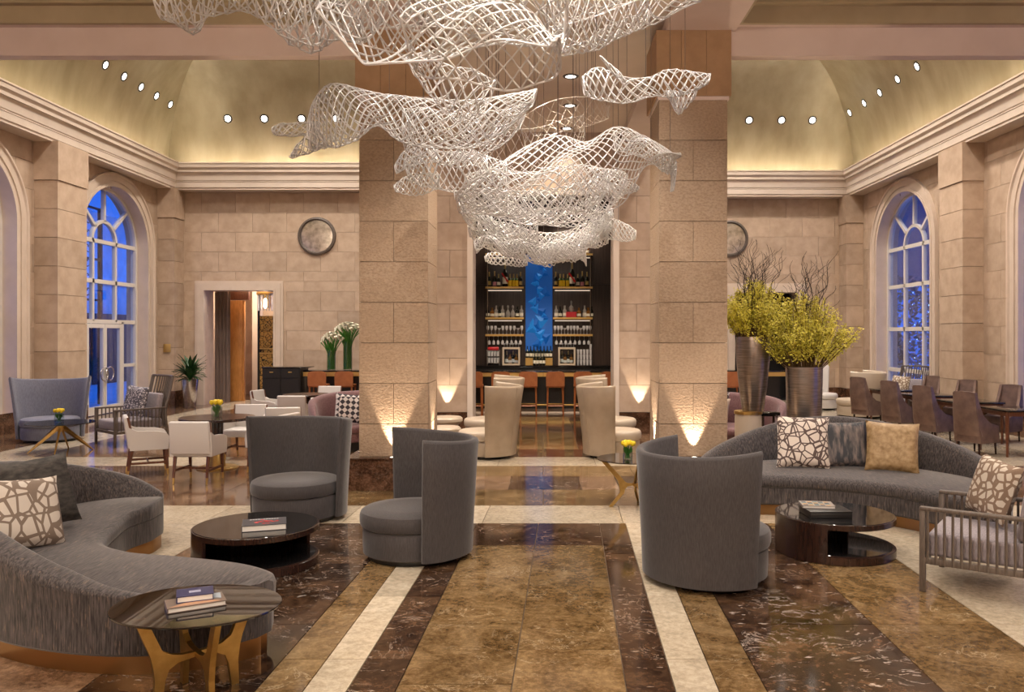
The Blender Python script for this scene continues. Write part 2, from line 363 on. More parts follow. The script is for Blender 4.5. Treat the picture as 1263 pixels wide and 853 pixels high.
xs = [-9.6, -7.2, -5.2, -3.6, -2.1, -.6, .9, 2.1, 3.6, 5.2, 7.2, 9.4]
for a, b in zip(xs, xs[1:]): slab('m_cream', a, b, 8.62, 9.52)
def tile(mat, x0, x1, y0, y1): return piece('marble_slab', mat, floor, x0+G, x1-G, y0+G, y1-G, -.02, 0)
def tiles(mat, x0, x1, y0, y1, nx, ny):
    for i in range(nx):
        for j in range(ny): tile(mat, x0+(x1-x0)*i/nx, x0+(x1-x0)*(i+1)/nx, y0+(y1-y0)*j/ny, y0+(y1-y0)*(j+1)/ny)
# cross bands between the columns
tiles('m_light', -2.6, 2.6, 9.52, 10.5, 4, 1); tiles('m_light', -2.6, 2.6, 11.5, 12.4, 4, 1)
for a, b, m in ((-2.6, -1.55, 'm_mid'), (-1.55, -.95, 'm_dark'), (-.95, -.45, 'm_mid'), (-.45, .5, 'm_dark'), (.5, 1.0, 'm_mid'), (1.0, 1.55, 'm_dark'), (1.55, 2.6, 'm_mid')): tile(m, a, b, 10.5, 11.5)
tiles('m_mid', -11.3, -2.6, 9.52, 12.4, 6, 2); tiles('m_mid', 2.6, 9.9, 9.52, 12.4, 5, 2)
tiles('m_cream', -11.3, 9.9, 12.4, 13.3, 14, 1)
# rear panel before the bar
tiles('m_dark', -.9, .9, 13.3, 14.2, 2, 1)
for s in (-1, 1):
    tiles('m_dark', *sorted((s*.62, s*.9)), 14.2, 19.8, 1, 4); tiles('m_cream', *sorted((s*.9, s*1.2)), 13.3, 19.8, 1, 4)
for j, (a, b, m) in enumerate(((14.2, 15.6, 'm_light'), (15.6, 16.6, 'm_light'), (16.6, 18.2, 'm_mid'), (18.2, 19.8, 'm_light'))): tiles(m, -.62, .62, a, b, 2 if j < 2 else 1, 1)
tiles('m_dark', -1.2, 1.2, 19.8, 23.3, 3, 1)
tiles('m_mid', -3.6, -1.2, 13.3, 23.3, 1, 5); tiles('m_mid', 1.2, 3.6, 13.3, 23.3, 1, 5)
tiles('m_mid', -8.4, -3.6, 13.3, 25.0, 3, 6); tiles('m_cream', -9.3, -8.4, 13.3, 25.0, 1, 7); tiles('m_mid', -11.3, -9.3, 13.3, 25.0, 1, 6)
tiles('m_cream', 3.6, 5.0, 13.3, 25.0, 1, 6); tiles('m_mid', 5.0, 6.6, 13.3, 25.0, 1, 6); tiles('m_cream', 6.6, 9.9, 13.3, 25.0, 2, 6)
tiles('m_mid', -11.3, 9.9, -5, 2.6-.0, 6, 3)
# ================================================================ WALLS
XL, XR, YBL, YBR = -10.8, 9.4, 23.3, 24.4
ZT = 10.6
def arch_hw(z, hw, zs, rise):                # half width of an arched opening at height z
    if z <= zs: return hw
    q = 1-((z-zs)/rise)**2
    return hw*math.sqrt(q) if q > 0 else 0
WL = [(20.5, 0.0), (15.0, .40), (9.5, .40)]       # (centre along the wall, sill height)
WR = [(21.2, .40), (14.4, .40), (7.6, .40)]
HW, ZS, RISE = 1.58, 4.34, 1.40
def side_wall(side, x_in, x_out, wins, y0, y1):
    mb = MB(); ys = y0; s = 1 if x_out > x_in else -1
    def col(a, b, za0, zb0, z1):
        mb.hexa([(x_in, a, za0), (x_in, b, zb0), (x_out, b, zb0), (x_out, a, za0), (x_in, a, z1), (x_in, b, z1), (x_out, b, z1), (x_out, a, z1)])
    for c, sill in sorted(wins):
        col(ys, c-HW, 0, 0, ZT)
        n = 22
        for k in range(n):
            a, b = -HW*math.cos(PI*k/n), -HW*math.cos(PI*(k+1)/n)
            za, zb = (ZS+RISE*math.sqrt(max(0, 1-(q/HW)**2)) for q in (a, b))
            col(c+a, c+b, za, zb, ZT)
        if sill: col(c-HW, c+HW, 0, 0, sill)
        ys = c+HW
    col(ys, y1, 0, 0, ZT)
    return struct(obj('wall_'+side, mb, M['stone_smooth'], smooth=False), 'limestone block side wall with tall arched windows')
wall_left = side_wall('left', XL-.02, XL-.55, WL, -5, 24.2)
wall_right = side_wall('right', XR+.02, XR+.55, WR, -5, 25.2)
TW = .34                                          # width of the moulded trim round a window
def blocks_side(parent, xf, xb, wins, y0, y1, z0, z1, ch, bw):
    zs = [z0+ch*k for k in range(int((z1-z0)/ch)+2)]
    zs = [z for z in zs if z < z1-.1]+[z1]
    for r_, (a, b) in enumerate(zip(zs, zs[1:])):
        ys = [y0]+[y for y in np.arange(y0-(r_ % 2)*bw/2+bw, y1-.15, bw) if y > y0+.15]+[y1]
        for ya, yb in zip(ys, ys[1:]):
            lv = [a+(b-a)*k/4 for k in range(5)]
            near = [c for c, _ in wins if yb > c-HW-TW and ya < c+HW+TW]
            sides = [(ya, yb)]
            if near:
                c = near[0]; sides = []
                f = [arch_hw(z, HW+TW-.03, ZS, RISE+TW-.03) for z in lv]
                if max(f) > 0:
                    L = [(ya, [min(yb, c-h) for h in f])]; Rr = [([max(ya, c+h) for h in f], yb)]
                    if min(q for q in L[0][1]) < yb-.001 or True:
                        hi = L[0][1]
                        if max(hi)-ya > .08: sides.append((ya, [max(ya+.004, q) for q in hi]))
                        lo = Rr[0][0]
                        if yb-min(lo) > .08: sides.append(([min(yb-.004, q) for q in lo], yb))
                    if ya < c < yb and f[-1] == 0 and False: pass
                else: sides = [(ya, yb)]
            for p, q in sides:
                if isinstance(p, (int, float)) and isinstance(q, (int, float)):
                    piece('stone_block', 'stone', parent, min(xf, xb), max(xf, xb), p+G, q-G, a+G, b-G)
                else:
                    pl = p if isinstance(p, list) else [p]*5; ql = q if isinstance(q, list) else [q]*5
                    poly = [(pl[k]+G, min(max(lv[k], a+G), b-G)) for k in range(5)]+[(ql[k]-G, min(max(lv[k], a+G), b-G)) for k in range(4, -1, -1)]
                    obj('stone_block', MB().prism(poly, xf, xb, 'x'), M['stone'], parent, smooth=False)
blocks_side(wall_left, XL, XL-.02, WL[:2], 12.4, 22.7, .43, 6.15, .58, 1.05)
blocks_side(wall_right, XR, XR+.02, WR[:2], 11.4, 23.8, .43, 6.15, .58, 1.05)
# pilasters on the side walls
def pilaster(parent_name, x0, x1, y0, y1, z1=6.12, label=''):
    p = struct(obj(parent_name, MB().box(min(x0, x1)+.02, max(x0, x1)-.02, y0+.02, y1-.02, 0, z1), M['joint'], smooth=False), label)
    zs = [.43+.58*k for k in range(9)]+[5.29, z1]
    zs = [.43+.607*k for k in range(9)]+[z1]
    for a, b in zip(zs, zs[1:]):
        e = .025 if b == z1 else 0.0
        piece('stone_block', 'stone', p, min(x0, x1)-e, max(x0, x1)+e, y0-e, y1+e, a+.006, b-.004)
    piece('baseboard', 'm_base', p, min(x0, x1)-.02, max(x0, x1)+.02, y0-.02, y1+.02, 0, .425)
    return p
pilaster('pilaster', XL, XL+.5, 17.2, 18.3, label='limestone pilaster between the two left arched windows')
pilaster('pilaster', XR-.45, XR, 17.3, 18.3, label='limestone pilaster between the two right arched windows')
pilaster('pilaster', XL, XL+.47, 22.7, 23.3, label='corner pilaster at the far left of the back wall')
pilaster('pilaster', XR-.5, XR, 23.8, 24.4, label='corner pilaster at the far right of the back wall')
# back walls
def back_wall(name, x0, x1, y, door, label):
    dx0, dx1, dz = door; mb = MB()
    mb.box(x0, dx0, y+.02, y+.6, 0, ZT); mb.box(dx1, x1, y+.02, y+.6, 0, ZT); mb.box(dx0, dx1, y+.02, y+.6, dz, ZT)
    wl = struct(obj(name, mb, M['stone_smooth'], smooth=False), label)
    ch, bw = .565, .98; zs = [.43]
    while zs[-1]+ch < 6.1: zs.append(zs[-1]+ch)
    zs.append(6.15)
    tx0, tx1, tz = dx0-.27, dx1+.24, dz+.26
    cuts = sorted(set(zs+[tz])); r_ = 0
    for a, b in zip(cuts, cuts[1:]):
        if b-a < .03: continue
        r_ = sum(1 for z in zs if z <= a+1e-6)
        xs_ = [x0]+[x for x in np.arange(x0-(r_ % 2)*bw/2+bw, x1-.15, bw) if x > x0+.15]+[x1]
        for p, q in zip(xs_, xs_[1:]):
            segs = [(p, q)]
            if a < tz-.01: segs = [(s0, s1) for s0, s1 in ((p, min(q, tx0)), (max(p, tx1), q)) if s1-s0 > .05]
            for s0, s1 in segs: piece('stone_block', 'stone', wl, s0+G, s1-G, y, y+.02, a+G, b-G)
    # dark marble baseboard
    for s0, s1 in ((x0, tx0), (tx1, x1)):
        o = piece('baseboard', 'm_base', wl, s0, s1, y-.03, y+.02, 0, .425)
    # moulded door casing
    for k, (e, pr, mt) in enumerate(((.27, .05, 'trimstone'), (.20, .08, 'trimstone'), (.05, .10, 'trimstone'))):
        e2 = [.20, .05, 0.0][k]
        piece('door_casing', mt, wl, dx0-e, dx0-e2, y-pr, y+.02, 0, dz+e2); piece('door_casing', mt, wl, dx1+e2, dx1+e, y-pr, y+.02, 0, dz+e2)
        piece('door_casing', mt, wl, dx0-e, dx1+e, y-pr, y+.02, dz+e2, dz+e)
    return wl
DL = (-9.72, -7.73, 3.28); DR = (5.75, 7.65, 3.28)
wall_bl = back_wall('wall_back_left', XL, -2.4, YBL, DL, 'limestone block back wall with doorway and round mirror on the left')
wall_br = back_wall('wall_back_right', 2.4, XR, YBR, DR, 'limestone block back wall behind the flowering vases')
# wall behind the camera, to close the room
struct(obj('wall_front', MB().box(-11.5, 10.1, -5.3, -5, 0, ZT), M['stone_smooth'], smooth=False), 'stone wall behind the viewer')
# baseboards on the side walls
def base(name, x0, x1, y0, y1): struct(obj(name, MB().box(x0, x1, y0, y1, 0, .425), M['m_base'], smooth=False), 'dark marble skirting')
for a, b in ((-5, 15.0+HW+.2), (15.0+HW+.2, 17.2), (18.3, 20.5-HW), (20.5+HW, 22.7)): base('baseboard_left', XL-.02, XL+.03, a, b)
for a, b in ((-5, 17.3), (18.3, 23.8)): base('baseboard_right', XR-.03, XR+.02, a, b)
# arched window trims: concentric mouldings swept round the opening
def trim(xw, sgn, c, sill):
    pr = [(-.012, -.25), (-.012, .05), (.06, .05), (.06, .03), (.13, .03), (.13, .055), (.28, .055), (.30, .09), (.34, .09), (.34, -.02)]   # (outwards from the opening, towards the room)
    path = [(-1, sill, 0)]+[(-1, sill+(ZS-sill)*k/4, 0) for k in range(1, 4)]
    rows = []
    def row(y, z, ny, nz): rows.append([(xw+sgn*q, y+ny*p, z+nz*p) for p, q in pr])
    for k in range(5): row(c-HW, sill+(ZS-sill)*k/5, -1, 0)
    for k in range(33):
        a = PI-PI*k/32; n_ = Vector((math.cos(a)*RISE, math.sin(a)*HW)).normalized()
        row(c+HW*math.cos(a), ZS+RISE*math.sin(a), n_.x, n_.y)
    for k in range(4, -1, -1): row(c+HW, sill+(ZS-sill)*k/5, 1, 0)
    return MB().grid(rows, cv=True, cap=True)
def window(n, xw, xg, sgn, c, sill, zlines, door=False, frame=.055):
    wo = bpy.data.objects.new('window_%d' % n, None); COL.objects.link(wo); struct(wo, ['arched window with glazed double doors on the left wall', 'nearer arched window at the left edge', 'arched window on the right wall', 'nearer arched window at the right edge', 'arched window beside the viewer', 'arched window beside the viewer'][n-1])
    obj('window_trim', trim(xw, sgn, c, sill), M['trimstone'], wo, ang=30)
    f = .045; x0, x1 = xg-f, xg+f
    def bar(y0, z0, y1, z1, w=.04, name='glazing_bar'):
        d = Vector((0, y1-y0, z1-z0)); L = d.length; u = d/L; v = Vector((0, -u.z, u.y))*w
        a, b = Vector((0, y0, z0)), Vector((0, y1, z1)); q = [a-v, b-v, b+v, a+v]
        obj(name, MB().hexa([(x0, p.y, p.z) for p in q]+[(x1, p.y, p.z) for p in q]), M['wframe'], wo, smooth=False)
    # outer frame
    rows = []
    sec = [(-.09, -.07), (-.09, .07), (0, .07), (0, -.07)]
    def row(y, z, ny, nz): rows.append([(xg+q, y+ny*p, z+nz*p) for p, q in sec])
    row(c-HW, sill, -1, 0); row(c-HW, ZS, -1, 0)
    for k in range(1, 24):
        a = PI-PI*k/24; n_ = Vector((math.cos(a)*RISE, math.sin(a)*HW)).normalized(); row(c+HW*math.cos(a), ZS+RISE*math.sin(a), n_.x, n_.y)
    row(c+HW, ZS, 1, 0); row(c+HW, sill, 1, 0)
    obj('window_frame', MB().grid(rows, cv=True, cap=True), M['wframe'], wo, ang=30)
    for z in zlines: bar(c-HW+.05, z, c+HW-.05, z, .05)
    zb = zlines[-1] if door else sill
    for q in (-.53, .53): bar(c+q, zb, c+q, ZS)
    # fan: inner arch and spokes
    ri, rz = .56, .52; rows = []
    for k in range(17):
        a = PI-PI*k/16; rows.append([(xg+xx, c+(ri+p)*math.cos(a), ZS+(rz+p)*math.sin(a)) for p, xx in ((-.04, -f), (-.04, f), (.04, f), (.04, -f))])
    obj('fan_arch', MB().grid(rows, cv=True, cap=True), M['wframe'], wo, ang=30)
    for a in (PI/2, PI*.24, PI*.76): bar(c+ri*math.cos(a), ZS+rz*math.sin(a), c+(HW-.05)*math.cos(a), ZS+(RISE-.05)*math.sin(a))
    # panes
    pg = M['pane']; t = .006
    zz = [ZS]+list(zlines[1:])+([] if door else [sill]); ycut = [c-HW, c-.53, c+.53, c+HW]
    for za, zb_ in zip(zz, zz[1:]):
        for ya, yb in zip(ycut, ycut[1:]): obj('pane', MB().box(xg-t, xg+t, ya, yb, zb_, za), pg, wo, smooth=False)
    pts = lambda r1, r2, a0, a1: [(c+r1*math.cos(a0+(a1-a0)*k/8), ZS+r2*math.sin(a0+(a1-a0)*k/8)) for k in range(9)]
    obj('pane', MB().prism(pts(ri, rz, 0, PI), xg-t, xg+t, 'x'), pg, wo, smooth=False)
    for a0, a1 in ((0, .24), (.24, .5), (.5, .76), (.76, 1)):
        obj('pane', MB().prism(pts(ri, rz, a0*PI, a1*PI)+pts(HW, RISE, a1*PI, a0*PI), xg-t, xg+t, 'x'), pg, wo, smooth=False)
    if door:
        zd = zlines[-1]; dw = .80
        for s in (-1, 1): bar(c+s*(dw+.06), 0, c+s*(dw+.06), zd, .05, 'door_post')
        for s in (-1, 1):                               # side lights
            ya, yb = sorted((c+s*(dw+.11), c+s*HW)); obj('pane', MB().box(xg-t, xg+t, ya, yb, .05, zd), pg, wo, smooth=False); bar(ya, 1.2, yb, 1.2)
            bar(ya, .05, yb, .05, .05)
        for s in (-1, 1):
            lf = bpy.data.objects.new('door_%d' % (1 if s < 0 else 2), None); COL.objects.link(lf); struct(lf, 'white framed glass door leaf with ring handle'); 
            ya, yb = sorted((c+s*.01, c+s*dw)); mb = MB(); w_ = .07
            mb.box(x0, x1, ya, ya+w_, .02, zd-.06); mb.box(x0, x1, yb-w_, yb, .02, zd-.06); mb.box(x0, x1, ya+w_, yb-w_, .02, .22); mb.box(x0, x1, ya+w_, yb-w_, zd-.16, zd-.06)
            obj('door_frame', mb, M['wframe'], lf, smooth=False)
            obj('pane', MB().box(xg-t, xg+t, ya+w_, yb-w_, .22, zd-.16), pg, lf, smooth=False)
            yc = c+s*.13; ring = [(xg+sgn*.10, yc+.17*math.cos(2*PI*k/24), 1.02+.17*math.sin(2*PI*k/24)) for k in range(25)]
            h_ = obj('ring_handle', MB().tube(ring, .016, 8), M['steel'], lf)
    return wo
window(1, XL, XL-.32, 1, 20.5, 0.0, [ZS, 3.34, 2.34], door=True)
window(2, XL, XL-.32, 1, 15.0, .40, [ZS, 3.34, 2.3, 1.2])
window(3, XR, XR+.32, -1, 21.2, .40, [ZS, 3.32, 2.16, 1.05])
window(4, XR, XR+.32, -1, 14.4, .40, [ZS, 3.32, 2.16, 1.05])
window(5, XL, XL-.32, 1, 9.5, .40, [ZS, 3.34, 2.3, 1.2])
window(6, XR, XR+.32, -1, 7.6, .40, [ZS, 3.32, 2.16, 1.05])
# ================================================================ CORNICE, VAULTS, CEILINGS
CP = [(0, 6.10), (.40, 6.10), (.40, 6.15), (.425, 6.165), (.425, 6.31), (.437, 6.315), (.437, 6.335), (.43, 6.34), (.45, 6.36), (.455, 6.42), (.465, 6.50),
      (.49, 6.58), (.53, 6.65), (.575, 6.70), (.58, 6.705), (.58, 6.80), (.60, 6.805), (.60, 6.84), (.53, 6.84), (.53, 6.58), (0, 6.58)]
def cornice(name, poly_fn, a, b, axis, label): struct(obj(name, MB().prism([poly_fn(p, z) for p, z in CP], a, b, axis), M['cornice'], ang=20), label)
cornice('trim_1', lambda p, z: (XL+p, z), 10.72, YBL, 'y', 'stepped cornice along the left wall')
cornice('trim_2', lambda p, z: (YBL-p, z), XL, -2.4, 'x', 'stepped cornice along the left back wall')
cornice('trim_3', lambda p, z: (XR-p, z), 10.72, YBR, 'y', 'stepped cornice along the right wall')
cornice('trim_4', lambda p, z: (YBR-p, z), 2.4, XR, 'x', 'stepped cornice along the right back wall')
# LED strips lying in the cornice trough (real cove lighting)
led = obj('led_strip', MB().box(XL+.36, XL+.40, 10.8, YBL-.4, 6.70, 6.715), M['led'], smooth=False); tag(led, 'cove light strip hidden along the left wall cornice', 'light strip')
led = obj('led_strip', MB().box(XR-.40, XR-.36, 10.8, YBR-.4, 6.70, 6.715), M['led'], smooth=False); tag(led, 'cove light strip hidden along the right wall cornice', 'light strip')
mb = MB()
for k in range(24): mb.box(-10.3+k*.32, -10.3+k*.32+.10, YBL-.40, YBL-.34, 6.70, 6.73)
tag(obj('led_strip', mb, M['ledbead'], smooth=False), 'row of cove lights hidden along the left back cornice', 'light strip')
mb = MB()
for k in range(20): mb.box(2.6+k*.32, 2.6+k*.32+.10, YBR-.40, YBR-.34, 6.70, 6.73)
tag(obj('led_strip', mb, M['ledbead'], smooth=False), 'row of cove lights hidden along the right back cornice', 'light strip')
VA, VB, VZ, VP0 = 2.6, 3.4, 6.58, .06
NVT = 22
VT = [(VP0+VA*(1-math.cos(PI/2*k/NVT)), VZ+VB*math.sin(PI/2*k/NVT)) for k in range(NVT+1)]
def vault(side, xw, yb, s, xin):
    rows1 = [[(xw+s*p, 10.72, z), (xw+s*p, yb-p, z)] for p, z in VT]; rows2 = [[(xw+s*p, yb-p, z), (xin, yb-p, z)] for p, z in VT]
    p, z = VT[-1]
    v = struct(obj('ceiling_vault_'+side, MB().grid(rows1), M['vault'], ang=60), 'gold cove vault over the %s windows' % side)
    struct(obj('ceiling_vault_back_'+side, MB().grid(rows2), M['vault'], ang=60), 'gold cove vault over the %s back wall' % side)
    struct(obj('ceiling_'+side, MB().box(*sorted((xw+s*p-.02*s, xin)), 10.72, yb-p, z, z+.1), M['vault'], smooth=False), 'flat ceiling at the top of the %s cove' % side)
vault('left', XL, YBL, 1, -2.4); vault('right', XR, YBR, -1, 2.4)
def vault_point(side, px, py):          # where the ray through that pixel meets the vault
    best = None
    for k in range(400):
        th = PI/2*k/400; p = VP0+VA*(1-math.cos(th)); z = VZ+VB*math.sin(th)
        for s_ in (0, 1):
            if side[0] == 'l': xw, yb, s = XL, YBL, 1
            else: xw, yb, s = XR, YBR, -1
            d = (z-H)*F/(PY-py) if s_ else None
            if s_ == (1 if side.endswith('b') else 0):
                if s_:   # back vault: d = yb-p
                    e = abs((yb-p)-(z-H)*F/(PY-py)); x = (px-PX)*(yb-p)/F; pt = (x, yb-p, z); nn = (0, -math.cos(th)*VB, -math.sin(th)*VA)
                else:
                    d = (xw+s*p)*F/(px-PX); e = abs(z-(H+(PY-py)*d/F)); pt = (xw+s*p, d, z); nn = (s*math.cos(th)*VB, 0, -math.sin(th)*VA)
                if best is None or e < best[0]: best = (e, pt, nn)
    return Vector(best[1]), Vector(best[2]).normalized()
def downlight(pt, nrm, label, group, power=0, aim=None):
    o = thing('downlight', label, 'downlight', pt, 0, group); q = nrm.to_track_quat('Z', 'Y')
    m_ = q.to_matrix().to_4x4()
    obj('trim_ring', MB(m_).lathe([(.085, -.01), (.085, .012), (.12, .012), (.13, 0), (.13, -.03)], 20, cap=False), M['black'], o)
    obj('lens', MB(m_).disc((0, 0, .004), .088, 20), M['lens'], o)
    if power: lamp('SPOT', 'downlight_lamp', pt+nrm*.06, power, NEUT, aim or (0, 0, -1), spot_size=R(85), spot_blend=.7, shadow_soft_size=.07)
    return o
ordn = ['first', 'second', 'third', 'fourth', 'fifth']
for k, (px, py) in enumerate(((130, 80), (153, 94), (174, 107), (193, 118), (210, 129))):
    pt, n_ = vault_point('l', px, py); downlight(pt, n_, 'round downlight in the left side cove, %s from the front' % ordn[k], 'downlights in the coves', 110, (.25, 0, -1))
for k, px in enumerate((281, 326, 372, 415)):
    pt, n_ = vault_point('lb', px, 146); downlight(pt, n_, 'round downlight over the left back wall, %s from the corner' % ordn[k], 'downlights in the coves', 120, (0, -.28, -1))
for k, px in enumerate((1002, 964, 924)):
    pt, n_ = vault_point('rb', px, 148); downlight(pt, n_, 'round downlight over the right back wall, %s from the corner' % ordn[k], 'downlights in the coves', 120, (0, -.28, -1))
for k, (px, py) in enumerate(((1131, 82), (1107, 98), (1085, 114), (1066, 127), (1048, 139))):
    pt, n_ = vault_point('r', px, py); downlight(pt, n_, 'round downlight in the right side cove, %s from the front' % ordn[k], 'downlights in the coves', 110, (-.25, 0, -1))
# inner walls above the longitudinal beams, transverse beam with ceiling over the near lounge
ZC = 6.12
for s, nm in ((-1, 'left'), (1, 'right')):
    q = lambda a, b: sorted((s*a, s*b))
    struct(obj('wall_upper_'+nm, MB().box(*q(1.6, 2.4), 10.9, 16.5, 5.95, ZT).box(*q(2.3, 2.4), 16.5, 23.5, 5.95, ZT), M['tray'], smooth=False), 'painted beam running from the %s column to the bar wall' % nm)
    xe = 11.4 if s < 0 else 9.9
    struct(obj('beam_'+nm, MB().box(*q(2.4, xe), 10.55, 10.72, 5.634, ZT), M['paint'], smooth=False), 'painted cross beam over the %s wing opening' % nm)
    struct(obj('ceiling_soffit_'+nm, MB().box(*q(1.6, 2.5), -5, 11.45, 5.95, 6.8).box(*q(2.5, xe), 10.46, 10.58, 6.0, 6.8), M['paint'], smooth=False), 'painted soffit beside the %s ceiling coffer' % nm)
    struct(obj('trim_coffer_'+nm, MB().box(*q(2.5, xe), 10.40, 10.46, 6.0, 6.8).box(*q(2.5, 2.56), -5, 10.4, 6.0, 6.8).box(*q(2.5, xe), 10.30, 10.40, 6.22, 6.8), M['olive'], smooth=False), 'stepped olive coffer moulding on the %s' % nm)
    struct(obj('ceiling_near_'+nm, MB().box(*q(2.5, xe), -5, 10.45, 6.6, 6.8), M['olive'], smooth=False), 'olive coffered ceiling over the %s of the near lounge' % nm)
struct(obj('ceiling_centre', MB().box(-1.6, 1.6, -5, 13.2, ZC, 6.5).box(-1.6, 1.6, 13.206, 14.9, ZC, 6.5).box(-1.6, 1.6, 14.906, 16.5, ZC, 6.5), M['tray'], smooth=False), 'flat beige ceiling over the central aisle')
for k, (px, py) in enumerate(((704, 94), (703, 130), (699, 158))):
    d = (ZC-H)*F/(PY-py); downlight(Vector(((px-PX)*d/F, d, ZC)), Vector((0, 0, -1)), 'round downlight in the central ceiling, %s from the front' % ordn[k], 'downlights in the central ceiling', 130)
# ================================================================ COLUMNS
def column(nm, x0, x1):
    y0, y1, zp = 10.55, 11.45, .417
    c = struct(obj('column_'+nm, MB().box(x0+.02, x1-.02, y0+.02, y1-.02, zp, 5.95), M['joint'], smooth=False), 'square rough limestone column on a dark marble plinth, %s of the aisle' % nm)
    zj = [5.06-.527*k for k in range(9)]+[zp]; zj = sorted(zj)
    for r_, (a, b) in enumerate(zip(zj, zj[1:])):
        if r_ % 2: piece('stone_block', 'stone_rough', c, x0, (x0+x1)/2-.003, y0, y1, a+.004, b-.004); piece('stone_block', 'stone_rough', c, (x0+x1)/2+.003, x1, y0, y1, a+.004, b-.004)
        else: piece('stone_block', 'stone_rough', c, x0, x1, y0, y1, a+.004, b-.004)
    e = .045
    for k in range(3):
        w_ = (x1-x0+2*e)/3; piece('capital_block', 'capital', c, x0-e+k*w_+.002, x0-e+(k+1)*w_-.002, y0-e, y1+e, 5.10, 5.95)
    piece('capital_fillet', 'paint', c, x0-.02, x1+.02, y0-.02, y1+.02, 5.055, 5.10)
    px0, px1 = x0-.14, x1+.14
    piece('plinth', 'm_base', c, px0, px1, y0-.13, y1+.13, 0, .40); piece('plinth_top', 'm_base', c, px0-.012, px1+.012, y0-.142, y1+.142, .40, zp)
    for (ux, uy, ax) in (((x0+x1)/2, y0-.075, (0, .05, 1)), (x1+.075, (y0+y1)/2, (-.05, 0, 1)), (x0-.075, (y0+y1)/2, (.05, 0, 1))):
        u = thing('uplight', 'small recessed uplight %s %s column' % (('in the plinth in front of the', 'on the right side of the', 'on the left side of the')[0 if uy < y0 else (1 if ux > x1 else 2)], nm), 'uplight', (ux, uy, zp), 0, 'column uplights')
        obj('rim', MB().lathe([(.045, 0), (.045, .008), (.03, .008), (.03, .002)], 16, cap=False), M['steel'], u); obj('lens', MB().disc((0, 0, .004), .03, 12), M['uplens'], u)
        lamp('SPOT', 'uplight_lamp', (ux, uy, zp+.03), 150 if uy < y0 else 150, WARM, ax, spot_size=R(52), spot_blend=.35, shadow_soft_size=.02)
    return c
column('left', -2.395, -1.498); column('right', 1.509, 2.395)
# ================================================================ BAR WALL
def bar_pier(nm, s):
    q = lambda a, b: sorted((s*a, s*b))
    wl = struct(obj('wall_bar_'+nm, MB().box(*q(1.52, 3.6), 16.52, 17.2, 0, 5.95).box(*q(2.3, 3.6), 17.2, 23.3, 0, 5.95), M['joint'], smooth=False), 'limestone pier on the %s of the bar opening' % nm)
    zs = [.43+.55*k for k in range(10)]+[5.95]
    for r_, (a, b) in enumerate(zip(zs, zs[1:])):
        cut = [1.52, 1.9 if r_ % 2 else 2.3, 2.9, 3.6]
        for c0, c1 in zip(cut, cut[1:]): piece('stone_block', 'stone', wl, *[v for v in (q(c0, c1)[0]+G, q(c0, c1)[1]-G)], 16.5, 16.53, a+G, b-G)
    piece('baseboard', 'm_base', wl, *q(1.54, 3.6), 16.46, 16.53, 0, .425)
    piece('door_casing', 'cornice', wl, *q(1.43, 1.54), 16.44, 17.2, 0, 4.85)
    ux = s*1.95
    u = thing('uplight', 'small floor uplight washing the %s bar pier' % nm, 'uplight', (ux, 16.40, 0), 0, 'bar wall uplights'); obj('rim', MB().lathe([(.05, 0), (.05, .02), (.035, .02), (.035, .005)], 14, cap=False), M['steel'], u)
    obj('lens', MB().disc((0, 0, .012), .035, 12), M['uplens'], u)
    lamp('SPOT', 'uplight_lamp', (ux, 16.40, .45), 110, WARM, (0, .05, 1), spot_size=R(50), spot_blend=.35, shadow_soft_size=.02)
bar_pier('left', -1); bar_pier('right', 1)
hd = struct(obj('wall_bar_header', MB().box(-1.62, 1.62, 16.52, 17.2, 4.85, 6.5), M['joint'], smooth=False), 'limestone lintel over the bar opening')
for a, b in zip((-1.52, -.75, 0, .75), (-.75, 0, .75, 1.52)):
    piece('stone_block', 'stone', hd, a+G, b-G, 16.5, 16.53, 4.93, 5.38-G); piece('stone_block', 'stone', hd, a+G, b-G, 16.5, 16.53, 5.38+G, 6.12)
piece('door_casing', 'cornice', hd, -1.54, 1.54, 16.44, 17.2, 4.85, 4.93)
struct(obj('ceiling_bar', MB().box(-2.3, 2.3, 17.2, 23.2, 5.2, 5.3), M['walnut'], smooth=False), 'dark ceiling over the bar')
YW = 22.85
M['barwood'] = noisy('dark_bar_panel', (.022, .014, .012), (.050, .033, .028), 7, .3, stretch=(7, 7, .6))
wb = struct(obj('wall_bar_back', MB().box(-2.3, 2.3, YW+.03, YW+.2, 0, 5.3), M['void'], smooth=False), 'dark wood panelled wall behind the bar')
for a, b in ((-2.3, -1.62), (-1.62, -.5), (-.5, .28), (.28, 1.38), (1.38, 2.3)):
    for z0, z1 in ((0, 3.42), (3.43, 5.2)): piece('wood_panel', 'barwood', wb, a+.004, b-.004, YW, YW+.03, z0, z1)
def bx(px): return (px-PX)*22.5/F
